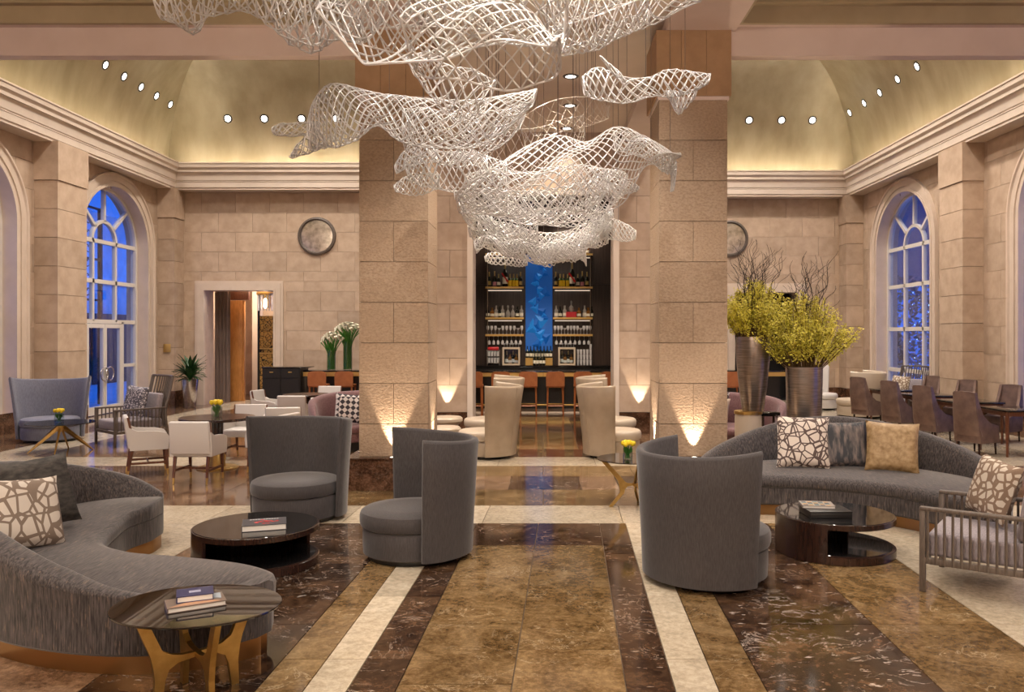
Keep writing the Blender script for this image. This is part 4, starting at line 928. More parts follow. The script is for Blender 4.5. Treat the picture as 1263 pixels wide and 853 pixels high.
swivel('taupe leather high-backed chair behind the first one on the right of the aisle', (1.28, 15.3), (1, -.05), 'cream_dark', .46, 1.20, .03, 82, .13, 'leather chairs in the aisle', 'cream', True)
swivel('cream upholstered high-backed chair behind the brown dining chairs', (7.75, 19.9), (-.8, .55), 'cream', .52, 1.10, .03, 95, .05, 'chairs by the right window')
swivel('white leather high-backed chair right of the tall bronze vase', (7.50, 21.9), (.6, -.8), 'white', .42, 1.10, .08, 80, .06, 'chairs by the right window')
pf = thing('pouf', 'round white leather pouf behind the left column', 'pouf', (-1.86, 15.4, 0)); obj('body', MB().lathe([(.22, 0), (.23, .08), (.25, .3), (.30, .34)], 32), M['white'], pf); obj('cushion_top', MB().lathe([(.30, .34), (.33, .37), (.33, .42), (.30, .45), (.1, .46)], 32), M['cream'], pf)
pf = thing('pouf', 'low cream leather pouf left of the aisle chairs', 'pouf', (-1.72, 14.1, 0)); obj('body', MB().lathe([(.26, 0), (.27, .3)], 32), M['cream_dark'], pf); obj('cushion_top', MB().lathe([(.27, .30), (.29, .33), (.29, .38), (.26, .41), (.1, .42)], 32), M['cream'], pf)
# ---- crescent sofas
def sofa(label, stations, mat, seat_z=.45, plinth='bronze', zb=.12, back_th=.22, group=None, origin=(0, 0)):
    S = cr([(a[0]-origin[0], a[1]-origin[1], b[0]-origin[0], b[1]-origin[1], h) for a, b, h in stations], 60)
    o = thing('curved_sofa', label, 'sofa', (origin[0], origin[1], 0), 0, group)
    def sweep(fn):
        rows = []
        for st in S:
            O, I = Vector(st[:2]), Vector(st[2:4]); W = max((I-O).length, .02); u = (I-O)/W
            rows.append([(*(O+u*t_), z) for t_, z in fn(W, max(0, st[4]))])
        return MB().grid(rows, cv=True, cap=True)
    ins = lambda W: min(.06, W*.3)
    obj('plinth', sweep(lambda W, h: [(ins(W), 0), (ins(W), zb), (W-ins(W), zb), (W-ins(W), 0)]), M[plinth], o)
    obj('body', sweep(lambda W, h: [(.02*min(1, W), zb), (0, zb+.02), (0, seat_z-.14), (W, seat_z-.14), (W, zb+.02), (W-.02*min(1, W), zb)]), M[mat], o)
    def seat(W, h):
        a = min(back_th, .3*W)*min(1, h/.12); z0, z1 = seat_z-.135, seat_z; r_ = min(.05, W*.2)
        return [(a, z0), (a, z1-.01), (a+.02*min(1, W), z1), (W-r_, z1), (W-.3*r_+.02, z1-.02), (W+.025, z1-.06), (W+.02, z0+.02), (W, z0)]
    obj('seat_cushion', sweep(seat), M[mat], o, ang=60)
    def back(W, h):
        th = min(back_th, .3*W)*min(1, .25+h/.16); zt = seat_z+h+.004; fl = .05*h/.5; r_ = min(th*.42, .06, max(h, .02)*.5)
        return [(0, seat_z-.15), (-fl*.5, seat_z+h*.4), (-fl, zt-r_), (-fl+r_*.3, zt-.3*r_), (-fl+r_, zt), (th*.85-fl-r_*.6, zt), (th*.85-fl-.1*r_, zt-.3*r_), (th*.9-fl*.7, zt-r_), (th+.03*min(1, h/.2), seat_z-.02), (th, seat_z-.15)]
    obj('backrest', sweep(back), M[mat], o, ang=60)
    return o
sofa('crescent sofa in striated charcoal fabric on a bronze plinth, left foreground',
     [((-1.78, 5.03), (-1.73, 5.16), 0), ((-2.02, 4.82), (-1.80, 5.36), 0), ((-2.45, 4.72), (-2.10, 5.58), .03), ((-2.95, 4.80), (-2.55, 5.73), .13), ((-3.45, 5.02), (-2.95, 5.84), .27), ((-4.10, 5.48), (-3.28, 6.05), .42),
      ((-4.55, 6.2), (-3.44, 6.35), .50), ((-4.66, 7.0), (-3.54, 6.70), .46), ((-4.45, 7.65), (-3.61, 6.98), .33), ((-4.05, 7.97), (-3.62, 7.15), .17), ((-3.72, 7.88), (-3.60, 7.28), .04), ((-3.61, 7.7), (-3.58, 7.4), 0)], 'sofa', origin=(-3.2, 6.2))
sofa('crescent sofa in striated charcoal fabric with three cushions, right of the aisle',
     [((1.72, 9.25), (1.80, 9.02), 0), ((1.92, 9.75), (2.0, 8.98), .12), ((2.38, 10.12), (2.35, 8.98), .28), ((3.0, 10.35), (2.75, 8.93), .44), ((3.6, 10.30), (3.1, 8.80), .52), ((4.15, 10.0), (3.4, 8.62), .49),
      ((4.6, 9.45), (3.65, 8.4), .37), ((4.85, 8.85), (3.82, 8.15), .20), ((4.75, 8.2), (3.95, 7.88), .05), ((4.35, 7.75), (4.1, 7.70), 0)], 'sofa', origin=(3.2, 9.2))
sofa('mauve curved banquette with patterned cushions behind the left column',
     [((-3.85, 13.6), (-3.60, 13.45), .20), ((-4.05, 14.1), (-3.3, 13.75), .42), ((-3.85, 14.75), (-3.0, 14.05), .50), ((-3.3, 15.15), (-2.75, 14.2), .52), ((-2.75, 15.3), (-2.45, 14.25), .52), ((-2.4, 15.3), (-2.2, 14.27), .5)], 'mauve', .45, 'black', .16, .2, origin=(-3.1, 14.4))
sofa('mauve curved banquette with pale cushions behind the right column',
     [((1.95, 14.75), (2.05, 13.8), .5), ((2.6, 14.8), (2.4, 13.75), .52), ((3.3, 14.65), (2.75, 13.7), .52), ((3.85, 14.25), (3.0, 13.55), .50), ((4.05, 13.6), (3.3, 13.25), .42), ((3.85, 13.1), (3.60, 12.95), .20)], 'mauve', .45, 'black', .16, .2, origin=(3.1, 13.9))
# ---- cushions
def cushion(label, c, size, facing, lean, mat, roll=0, group=None, thick=.17):
    n = 16; rows_f, rows_b = [], []
    for sgn, rows in ((-1, rows_f), (1, rows_b)):
        for i in range(n+1):
            r_ = []
            for j in range(n+1):
                u, v = i/n*2-1, j/n*2-1
                pin = 1-.07*(1-abs(v)**3)*abs(u)**2-.0; pin2 = 1-.07*(1-abs(u)**3)*abs(v)**2
                t_ = thick/2*(max(0, (1-u**4)*(1-v**4)))**.5
                r_.append((u*size/2*pin, sgn*t_, v*size/2*pin2))
            rows.append(r_)
    o = obj('cushion', MB().grid(rows_f).grid(rows_b), M[mat], ang=80)
    q = Matrix.Rotation(math.atan2(facing[1], facing[0])+PI/2, 4, 'Z') @ Matrix.Rotation(-lean, 4, 'X') @ Matrix.Rotation(roll, 4, 'Y')
    o.matrix_world = Matrix.Translation(c) @ q
    return tag(o, label, 'cushion', group)
cushion('cushion with brown net lines on cream, front of the left foreground sofa', (-3.78, 5.92, .70), .54, (.75, -.35), .38, 'cu_geo2', .10)
cushion('dark mossy velvet cushion behind the net patterned one on the left sofa', (-4.0, 6.42, .75), .58, (.8, -.45), .30, 'cu_dark2', -.06)
cushion('large cushion with a brown and cream shard print on the right sofa', (3.05, 9.52, .745), .62, (-.12, -1), .28, 'cu_geo', .03, 'cushions on the right sofa')
cushion('dark blue grey velvet cushion between the shard print and gold ones', (3.52, 9.50, .72), .55, (-.18, -1), .28, 'cu_dark', -.03, 'cushions on the right sofa')
cushion('gold velvet cushion on the right sofa', (3.98, 9.25, .725), .58, (-.32, -1), .30, 'cu_gold', .04, 'cushions on the right sofa')
cushion('black and white zigzag cushion on the left mauve banquette', (-3.38, 14.15, .72), .52, (.45, -1), .25, 'cu_zig', .12)
cushion('beige satin cushion beside the left column', (-2.85, 13.95, .70), .52, (.25, -1), .25, 'cu_beige', -.08)
cushion('beige satin cushion on the right mauve banquette', (2.9, 13.75, .70), .50, (-.3, -1), .25, 'cu_beige', .08)
cushion('pale cushion beside the right column on the mauve banquette', (2.52, 13.9, .70), .50, (-.1, -1), .25, 'cu_beige', -.12)
cushion('zigzag cushion behind the pale cushions on the right mauve banquette', (3.0, 14.15, .80), .46, (-.2, -1), .2, 'cu_zig', .1)
# ---- slatted lounge chairs
def slat_chair(label, loc, facing, group, seatmat='lilac', W=.82, D=.86, bh=1.20):
    o = thing('slatted_chair', label, 'armchair', (loc[0], loc[1], 0), face_dir(*facing), group); g = M['greywood']      # faces +x, origin between the feet
    a0, a1 = -D/2, D/2; za = .635
    for s in (-1, 1):
        y = s*W/2
        obj('front_leg', MB().rbox(a1-.045, a1, y-.02, y+.02, 0, za, .006), g, o)
        obj('rear_leg', MB().tube([(a0-.02, y, 0), (a0+.02, y, .3), (a0+.05, y, za), (a0-.02, y, .85), (a0-.10, y, bh)], .024, 6), g, o)
        ar = obj('arm', MB().rbox(a0+.03, a1-.002, y-.028, y+.028, za-.002, za+.028, .008), g, o)
        obj('side_rail', MB().rbox(a0+.02, a1-.04, y-.018, y+.018, .22, .27, .006), g, o)
        n = 13
        for k in range(n):
            x = a0+.09+(a1-.10-a0-.05)*k/(n-1); obj('slat', MB().tube([(x, y+s*.012, .225), (x, y+s*.012, za)], .011, 6), g, o)
    obj('front_rail', MB().rbox(a1-.045, a1-.01, -W/2+.02, W/2-.02, .22, .27, .006), g, o)
    n = 12                                                   # curved slatted back
    def bk(v, z): t_ = (z-.25)/(bh-.25); return (a0+.06-.16*t_**1.5-.10*(1-v*v), v*W/2, z)
    obj('top_rail', MB().tube([bk(-1+2*k/12, bh) for k in range(13)], .024, 6), g, o)
    obj('back_rail', MB().tube([bk(-1+2*k/12, .30) for k in range(13)], .02, 6), g, o)
    for k in range(n):
        v = -1+2*(k+.5)/n; obj('slat', MB().tube([bk(v, z) for z in (.28, .45, .6, .75, .9, bh)], .014, 6), g, o)
    obj('seat_cushion', MB().rbox(a0+.08, a1-.045, -W/2+.035, W/2-.035, .27, .455, .035, 3), M[seatmat], o)
    obj('back_cushion', MB(Matrix.Translation((a0+.10, 0, .45)) @ Matrix.Rotation(-.16, 4, 'Y')).rbox(0, .12, -W/2+.06, W/2-.06, 0, .46, .04, 3), M[seatmat], o)
    return o
near_f = Vector((-.81, .58)); near_p = Vector((.58, .81)); c_ = Vector((2.95, 6.35))-near_f*.43+near_p*.41
slat_chair('grey slatted wooden armchair cropped by the right edge of the picture', c_, near_f, 'slatted armchairs')
cushion('cushion with a brown scroll print on the cropped slatted armchair', (c_.x+.16, c_.y+.22, .74), .50, (-.81, -.10), .28, 'cu_scroll', .12)
slat_chair('grey slatted wooden armchair with a blue check cushion by the left glass doors', (-7.66, 15.08), (-.65, -.76), 'slatted armchairs', 'lilac', .84, .96, 1.22)
cushion('blue grey check cushion on the left slatted armchair', (-7.60, 15.12, .77), .58, (-.45, -.89), .22, 'cu_blue', .05)
slat_chair('grey slatted wooden armchair with a scroll cushion by the right window', (8.88, 20.0), (-.85, -.5), 'slatted armchairs', 'lilac', .78, .8, 1.22)
cushion('pale scroll print cushion on the slatted armchair by the right window', (8.76, 19.9, .76), .5, (-.85, -.5), .22, 'cu_scroll', .05)
# ---- white dining armchairs
def white_chair():
    o = thing('dining_armchair', '', 'armchair'); m = M['white']; w = M['wood_red']       # faces +y
    obj('seat', MB().rbox(-.255, .255, -.24, .27, .36, .485, .03, 3), m, o)
    obj('backrest', MB(Matrix.Translation((0, -.235, .40)) @ Matrix.Rotation(.14, 4, 'X')).rbox(-.27, .27, -.035, .03, 0, .45, .022, 3), m, o)
    for s in (-1, 1):
        pr = [(-.25, .37), (.24, .37), (.255, .55), (.22, .60), (.10, .63), (-.16, .645), (-.27, .70)]
        ar = obj('arm', MB().prism(pr, s*.235, s*.285, 'x'), m, o)
        obj('wood_edge', MB().prism([(-.245, .62), (-.215, .63), (-.26, .84), (-.29, .84)], s*.262, s*.276, 'x'), w, o, smooth=False)
        for yy, t_ in ((-.22, -.06), (.22, .02)):
            l_ = obj('leg', MB().tube([(s*.225, yy, .37), (s*.225, yy+t_*.78, .085)], [.025, .017], 6), w, o); obj('brass_tip', MB().tube([(s*.225, yy+t_*.78, .085), (s*.225, yy+t_, 0)], [.017, .013], 6), M['brass'], l_)
        obj('stretcher', MB().box(s*.225-.009, s*.225+.009, -.24, .22, .165, .195), w, o, smooth=False)
    obj('stretcher', MB().box(-.225, .225, -.02, .0, .165, .195), w, o, smooth=False)
    return o
wc = white_chair(); tx, ty = -4.9, 12.2
def put_white(i, x, y, look, label, group):
    o = wc if i == 0 else dup(wc); o.location = (x, y, 0); d_ = Vector((look[0]-x, look[1]-y)); o.rotation_euler = (0, 0, math.atan2(d_.y, d_.x)-PI/2)
    return tag(o, label, 'armchair', group)
G1 = 'white armchairs at the near round table'; G2 = 'white armchairs at the far round table'
put_white(0, -4.72, 11.12, (-4.7, 12.2), 'white leather dining armchair with its back to the camera, at the near round table', G1)
put_white(1, -5.72, 11.75, (tx, ty), 'white leather dining armchair at the left of the near round table', G1)
put_white(2, -4.88, 13.25, (tx, ty), 'white leather dining armchair facing the camera across the near round table', G1)
put_white(3, -4.02, 11.98, (tx, ty), 'white leather dining armchair right of the near round table, half hidden by a charcoal chair', G1)
put_white(4, -4.22, 13.25, (-4.5, 14.6), 'white leather dining armchair whose top shows just above the charcoal chair', G2)
put_white(5, -5.72, 17.0, (-4.95, 16.9), 'white leather dining armchair seen side-on before the black cabinet', G2)
put_white(6, -4.80, 15.75, (-4.8, 17.0), 'white leather dining armchair with its back to us at the far table', G2)
put_white(7, -4.85, 18.1, (-4.9, 17.0), 'white leather dining armchair below the orange bar stools', G2)
def round_table(x, y, label, r_=.54):
    o = thing('round_table', label, 'table', (x, y, 0), 0, 'round dining tables')
    obj('tabletop', MB().lathe([(r_-.04, .725), (r_, .735), (r_, .762), (r_-.008, .77)], 40), M['walnut'], o); obj('pedestal', MB().lathe([(.10, .02), (.085, .1), (.075, .4), (.085, .68), (.16, .728)], 24), M['walnut'], o)
    obj('sleeve', MB().lathe([(.115, .02), (.095, .28), (.088, .30)], 24), M['goldleg'], o); obj('base_disc', MB().lathe([(.30, 0), (.30, .015), (.27, .028), (.1, .03)], 40), M['goldleg'], o); return o
round_table(tx, ty, 'round dark wood pedestal table with a yellow flower vase, near the left'); round_table(-4.95, 16.95, 'round dark wood pedestal table among the farther white chairs', .48)
# ---- brown dining chairs and tables on the right
def brown_chair():
    o = thing('dining_chair', '', 'chair'); m = M['brownleather']       # faces +x
    rows = []
    for k in range(9):
        t_ = k/8; z = .32+.74*t_; hw = .25-.045*t_; xb = -.20-.10*t_-.03*math.sin(PI*t_); th = .10-.055*t_
        sec = []
        for q in range(16):
            a = 2*PI*q/16; ca, sa = math.cos(a), math.sin(a)
            yy = hw*(abs(ca)**.5)*(1 if ca > 0 else -1); sec.append((xb+th*.5*(abs(sa)**.6)*(1 if sa > 0 else -1)-.02*(1-(yy/hw)**2), yy, z+(.0 if k < 8 else -.01*(yy/hw)**2)))
        rows.append(sec)
    obj('backrest', MB().grid(rows, cv=True, cap=True), m, o, ang=60)
    obj('seat', MB().rbox(-.22, .25, -.20, .20, .36, .48, .03, 3), m, o)
    obj('body', MB().rbox(-.235, .235, -.215, .215, .20, .38, .015), m, o)
    for s_ in (-1, 1):
        pf_ = [(-.325, 1.03), (-.27, 1.045), (-.20, .82), (-.11, .64), (.03, .535), (.245, .475), (.25, .20), (-.225, .20), (-.265, .5)]
        n_ = len(pf_); v_ = [(x_, s_*(.245-.045*max(0, (z_-.32)/.74)), z_) for x_, z_ in pf_]+[(x_, s_*(.195-.045*max(0, (z_-.32)/.74)), z_) for x_, z_ in pf_]
        obj('side_wing', MB().add(v_, [list(range(n_)), list(range(n_, 2*n_))[::-1]]+[(i, (i+1) % n_, n_+(i+1) % n_, n_+i) for i in range(n_)]), m, o, ang=20)
    for x_ in (-.19, .21):
        for y_ in (-.19, .19): obj('leg', MB().tube([(x_, y_, .21), (x_*1.05, y_*1.03, 0)], [.022, .014], 6), M['walnut'], o)
    return o
bcx = brown_chair(); GN = 'brown leather dining chairs, near row'; GF = 'brown leather dining chairs, far row'
names = ['farthest', 'third', 'second', 'nearest']
for k, (x, y) in enumerate(((7.35, 18.4), (7.42, 16.9), (7.36, 15.3), (7.32, 13.7))):
    o = bcx if k == 0 else dup(bcx); o.location = (x, y, 0); o.rotation_euler = (0, 0, .45); tag(o, 'bronze brown leather dining chair with its back to us, %s in the row' % names[k], 'chair', GN)
for k, (x, y) in enumerate(((8.78, 18.6), (8.74, 17.0), (8.68, 15.3), (8.66, 13.7))):
    dup(bcx, (x, y, 0), PI+.6, 'bronze brown leather dining chair against the right wall, %s in the far row' % names[k], GF)
for k, y in enumerate((18.4, 16.9, 15.3, 13.7)):
    o = thing('dining_table', 'dark polished wood table between brown chairs, %s in the row' % names[k], 'table', (8.02, y, 0), 0, 'dark dining tables on the right')
    obj('tabletop', MB().rbox(-.45, .45, -.45, .45, .735, .765, .006), M['blackgloss'], o); obj('apron', MB().box(-.42, .42, -.42, -.40, .665, .735).box(-.42, .42, .40, .42, .665, .735).box(-.42, -.40, -.40, .40, .665, .735).box(.40, .42, -.40, .40, .665, .735), M['wood_red'], o, smooth=False)
    for x_ in (-.41, .41):
        for y_ in (-.41, .41): obj('leg', MB().tube([(x_, y_, 0), (x_, y_, .735)], [.024, .038], 4), M['wood_red'], o)
# ---- tables with blade legs
def blade_table(label, loc, rx, ry, h, nleg, a0, mat='goldleg', top='smoke', group=None, reach=(.24, .17, .30), hub=.46, th=.016):
    o = thing('side_table', label, 'table', (loc[0], loc[1], 0), 0, group); r1, r2, r3 = reach; zh = h*hub
    obj('glass_top', MB().lathe([(.96, h-.014), (.995, h-.012), (1, h-.006), (.995, h)], 64, sx=rx, sy=ry), M[top], o)
    for k in range(nleg):
        a = a0+2*PI*k/nleg
        pr = [(0, zh-.012), (r2*.55, zh-.022), (r2*.80, zh-.05), (r2*.9, zh-.10), (r1-.022, 0), (r1+.02, 0), (r2+.035, zh-.09), (r2+.045, zh-.01), (r2+.06, zh+.05), (r3+.03, h-.014), (r3-.03, h-.014), (r2*.98, zh+.06), (r2*.72, zh+.028), (r2*.45, zh+.016), (0, zh+.012)]
        obj('leg', MB(Matrix.Rotation(a, 4, 'Z')).prism(pr, -th, th, 'y'), M[mat], o, smooth=False)
    return o
blade_table('oval smoked glass table on brass wishbone legs, left foreground', (-1.93, 4.52), .46, .365, .5, 4, R(42), reach=(.21, .19, .30))
blade_table('small smoked glass side table with slim brass legs beside the right charcoal chair', (1.05, 9.5), .42, .42, .56, 3, R(190), reach=(.27, .12, .36), hub=.45, th=.008)
def splay_table(label, loc, r_, h, feet):
    o = thing('side_table', label, 'table', (loc[0], loc[1], 0)); obj('glass_top', MB().lathe([(.96, h-.014), (.995, h-.012), (1, h-.006), (.995, h)], 56, sx=r_, sy=r_), M['smoke'], o)
    obj('hub', MB().lathe([(.05, h-.16), (.06, h-.12), (.06, h-.015)], 16), M['goldleg'], o)
    for fx, fy, q in feet: obj('leg', MB().tube([(fx*.04, fy*.04, h-.07), (fx*.5, fy*.5, h*.45), (fx, fy, 0)], [.045*q, .035*q, .012], 5), M['goldleg'], o)
splay_table('round smoked glass table on splayed brass legs by the blue grey chair', (-8.30, 13.95), .54, .5, [(-.42, -.25, 1), (.45, .2, 1), (.12, -.38, .5), (-.1, .4, .5)])
splay_table('small table with a splayed gold leg by the white chairs on the right', (6.85, 20.9), .3, .5, [(-.28, -.18, 1), (.28, -.1, 1), (0, .3, 1)])
# ---- C-shaped coffee tables
def c_table(label, loc, r_, h, open_dir):
    o = thing('coffee_table', label, 'table', (loc[0], loc[1], 0), open_dir, 'coffee tables'); m = M['walnut']; n = 64
    obj('top', MB().lathe([(r_-.01, h-.055), (r_, h-.05), (r_, h-.006), (r_-.012, h-.004)], n), m, o)
    obj('top_glass', MB().lathe([(r_-.012, h-.006), (r_-.014, h)], n), M['blackgloss'], o)
    obj('base_disc', MB().lathe([(r_-.012, 0), (r_, .006), (r_, .07), (r_-.01, .076)], n), m, o); obj('base_inset', MB().lathe([(r_-.03, .076), (r_-.032, .079)], n), M['blackgloss'], o)
    rows = []
    for k in range(41):
        a = R(86)+R(360-172)*k/40; rows.append([(q*math.cos(a), q*math.sin(a), z) for q, z in ((r_, .06), (r_, h-.04), (r_-.035, h-.04), (r_-.035, .06))])
    obj('side_wall', MB().grid(rows, cv=True, cap=True), m, o)
    return o
c_table('round dark wood C-shaped coffee table with one book, left of the aisle', (-2.51, 7.10), .53, .345, R(-38))
c_table('round dark wood C-shaped coffee table with a black box and magazine, before the right sofa', (2.70, 7.52), .53, .355, R(-30))
# ---- books
M['page'] = plain('page_edges', (.72, .70, .66), .7)
def book(label, c, rz, L, W_, t_, cover, prints=(), cat='book'):
    o = thing('book', label, cat, c, rz); cm = plain('cover', cover, .3)
    obj('cover', MB().box(-L/2, L/2, -W_/2, W_/2, 0, .004).box(-L/2, L/2, -W_/2, W_/2, t_-.004, t_).box(-L/2, -L/2+.004, -W_/2, W_/2, 0.004, t_-.004), cm, o, smooth=False)
    obj('page_block', MB().box(-L/2+.006, L/2-.006, -W_/2+.004, W_/2-.004, .004, t_-.004), M['page'], o, smooth=False)
    for col, polys in prints:
        mb = MB()
        for pl in polys: mb.prism(pl, t_, t_+.0012)
        obj('cover_print', mb, plain('cover_ink', col, .5), o, smooth=False)
    return o
r2 = random.Random(5)
coral = [[(x+.018*math.cos(a)*r2.uniform(.5, 1.3), y+.014*math.sin(a)*r2.uniform(.5, 1.3)) for a in [2*PI*k/7 for k in range(7)]] for x, y in [(r2.gauss(0, .05), r2.gauss(0, .035)) for _ in range(16)]]
title = [[(-.12+k*.022, .085), (-.105+k*.022, .085), (-.105+k*.022, .105), (-.12+k*.022, .105)] for k in range(11)]
book('dark art book with a red coral emblem on the left coffee table', (-2.40, 6.98, .346), R(18), .36, .27, .05, (.045, .045, .055), [((.55, .03, .03), coral), ((.6, .58, .58), title)])
book('lower pictorial book on the foreground glass table', (-1.93, 4.50, .502), R(30), .30, .17, .028, (.16, .12, .10), [((.45, .25, .15), [[(-.14, -.07), (.12, -.075), (.02, .02)]]), ((.35, .4, .45), [[(-.02, .07), (.14, .075), (.13, -.03)]])])
book('navy book lying on top of the foreground stack', (-1.95, 4.54, .531), R(24), .19, .15, .035, (.025, .028, .10), [((.30, .30, .42), [[(-.03, -.02), (.03, -.02), (.03, .02), (-.03, .02)]])])
bxo = thing('display_box', 'flat black box under the magazine on the right coffee table', 'box', (2.58, 7.42, .356), R(2)); obj('box_base', MB().rbox(-.19, .19, -.15, .15, 0, .045, .003), M['black'], bxo); obj('lid', MB().rbox(-.192, .192, -.152, .152, .046, .062, .003), M['black'], bxo)
tiles_ = [[(-.13+i*.05, -.09+j*.045), (-.13+i*.05+.04, -.09+j*.045), (-.13+i*.05+.04, -.09+j*.045+.035), (-.13+i*.05, -.09+j*.045+.035)] for i in range(5) for j in range(4)]
book('magazine with a small picture grid on the black box', (2.53, 7.50, .419), R(-8), .29, .22, .025, (.28, .24, .22), [((.05, .05, .06), tiles_[::3]), ((.5, .3, .12), tiles_[1::3]), ((.1, .2, .22), tiles_[2::3])])
# ---- low table and pedestal by the banquette
o = thing('pedestal', 'round cream pedestal carrying the tall tapered vase', 'pedestal', (2.97, 11.75, 0)); obj('drum', MB().lathe([(.19, 0), (.19, .80), (.185, .86)], 32), M['cream'], o); obj('cap', MB().lathe([(.20, .86), (.20, .90), (.19, .905)], 32), M['goldleg'], o)
o = thing('pedestal', 'pedestal hidden behind the sofa carrying the straight vase', 'pedestal', (3.75, 11.6, 0)); obj('drum', MB().lathe([(.24, 0), (.24, .60)], 32), M['cream'], o); obj('cap', MB().lathe([(.25, .60), (.25, .64)], 32), M['goldleg'], o)
o = thing('side_table', 'small dark square table beside the cream pedestal', 'table', (3.36, 12.1, 0)); obj('tabletop', MB().rbox(-.14, .14, -.14, .14, .80, .86, .006), M['blackgloss'], o)
for x_ in (-.11, .11):
    for y_ in (-.11, .11): obj('leg', MB().tube([(x_, y_, 0), (x_, y_, .8)], .018, 4), M['walnut'], o)
# ================================================================ PLANTS AND FLOWERS
def arrangement(label, c, ztop, spread, up, bias, n_br, n_tw, tw_h, tw_bias, seed):
    rr = np.random.default_rng(seed); o = thing('flowering_branches', label, 'flowers', (c[0], c[1], ztop), 0, 'forsythia arrangements')
    br = MB(); leaves_v = []; leaves_f = []
    for k in range(n_br):
        a = rr.uniform(0, 2*PI); el = rr.uniform(0, 1)**.7; rad = spread*el*rr.uniform(.75, 1.05); hh = up*(1-.55*el**2)*rr.uniform(.75, 1.08)
        tip = Vector((rad*math.cos(a)+bias*el, rad*math.sin(a)*.8, hh)); st = Vector((.12*math.cos(a), .12*math.sin(a), -.15)); mid = (st+tip)*.5+Vector((0, 0, .08*hh))+Vector(rr.normal(0, .03, 3))
        pts = [st.lerp(mid, q).lerp(mid.lerp(tip, q), q) for q in np.linspace(0, 1, 7)]
        br.tube(pts, [.006, .006, .005, .005, .004, .003, .002], 4, False)
        for j in range(105):
            q = rr.uniform(.30, 1.0)**.8; i_ = min(int(q*6), 5); p = pts[i_].lerp(pts[i_+1], q*6-i_)+Vector(rr.normal(0, .022, 3))
            e_ = Vector(rr.normal(0, 1, 3)).normalized()*rr.uniform(.012, .026); g_ = e_.orthogonal().normalized()*rr.uniform(.008, .014); b = len(leaves_v)
            leaves_v += [p-e_, p+g_, p+e_, p-g_]; leaves_f.append((b, b+1, b+2, b+3))
    f_ = obj('branches', br, M['branch'], o); f_['kind'] = 'stuff'
    me = bpy.data.meshes.new('blossoms'); me.from_pydata([tuple(v) for v in leaves_v], [], leaves_f); f_ = link('blossoms', me, M['blossom'], o); f_['kind'] = 'stuff'
    for k in range(n_tw):                                  # curly willow
        a = rr.uniform(0, 2*PI); s_ = rr.uniform(.05, .38); p = Vector((.06*math.cos(a), .06*math.sin(a), -.1)); pts = [p.copy()]; hh = tw_h*rr.uniform(.7, 1.05); ph = rr.uniform(0, 6)
        for q in range(1, 26):
            t_ = q/25; am = .035*(.3+t_); pts.append(Vector((s_*t_*math.cos(a)+tw_bias*t_+am*math.sin(t_*19+ph), s_*t_*math.sin(a)+am*math.cos(t_*16+ph), hh*t_+.02*math.sin(t_*23+ph))))
        mb = MB().tube(pts, [.007-.0045*i/25 for i in range(26)], 4, False)
        for b_ in (14, 19):
            q0 = pts[b_]; d_ = Vector((math.cos(ph*2+b_), math.sin(ph*2+b_), .9))
            mb.tube([q0+d_*.05*i+Vector((.018*math.sin(i*1.5), .018*math.cos(i*1.7), 0)) for i in range(7)], .0025, 4, False)
        obj('willow_twig', mb, M['twig'], o)
    return o
v1 = thing('tall_vase', 'tall tapered bronze vase on the cream pedestal', 'vase', (3.03, 11.72, .905), 0, 'bronze floor vases')
obj('vessel', MB().lathe([(.145, 0), (.155, .02), (.20, .35), (.235, .72), (.245, .95), (.235, 1.07), (.225, 1.07), (.22, 1.0), (.12, .3)], 40), M['vase'], v1)
v2 = thing('tall_vase', 'straight sided bronze vase behind the sofa cushions', 'vase', (3.70, 11.5, .642), 0, 'bronze floor vases')
obj('vessel', MB().lathe([(.215, 0), (.225, .02), (.245, .4), (.255, .91), (.245, .91), (.235, .85), (.2, .3)], 40), M['vase'], v2)
arrangement('yellow forsythia and tall curly willow twigs in the tapered vase', (3.03, 11.72), 1.97, .62, .80, .05, 100, 26, 1.36, .08, 11)
arrangement('yellow forsythia and curly willow twigs in the straight vase', (3.70, 11.5), 1.55, .82, 1.0, -.02, 140, 20, 1.6, .12, 12)
# potted plant at the left doorway
pp = thing('potted_plant', 'dark leafy plant in a tapered silver planter by the doorway', 'plant', (-9.72, 22.3, 0)); obj('planter', MB().lathe([(.14, 0), (.155, .02), (.215, .66), (.225, .78), (.20, .78), (.18, .7)], 32), M['silver'], pp); obj('soil', MB().disc((0, 0, .72), .195, 20), M['twig'], pp)
lm = None
for k in range(84):
    a = rng.uniform(0, 2*PI); el = rng.uniform(.1, 1.4); L = rng.uniform(.34, .50); n = 6; rows = []
    for q in range(n+1):
        t_ = q/n; w_ = .045*math.sin(PI*min(1, t_*.95+.05))+.002; r_ = .05+L*t_*math.cos(el*(1-.35*t_)); z_ = .76+rng.uniform(0, .0)+L*t_*math.sin(el)-.12*t_*t_*(1.4-el)+.34*(k % 6)/6
        rows.append([(r_, -w_, z_+.012), (r_, 0, z_), (r_, w_, z_+.012)])
    obj('leaf', MB(Matrix.Rotation(a, 4, 'Z')).grid(rows), M['leaf'], pp, ang=70)
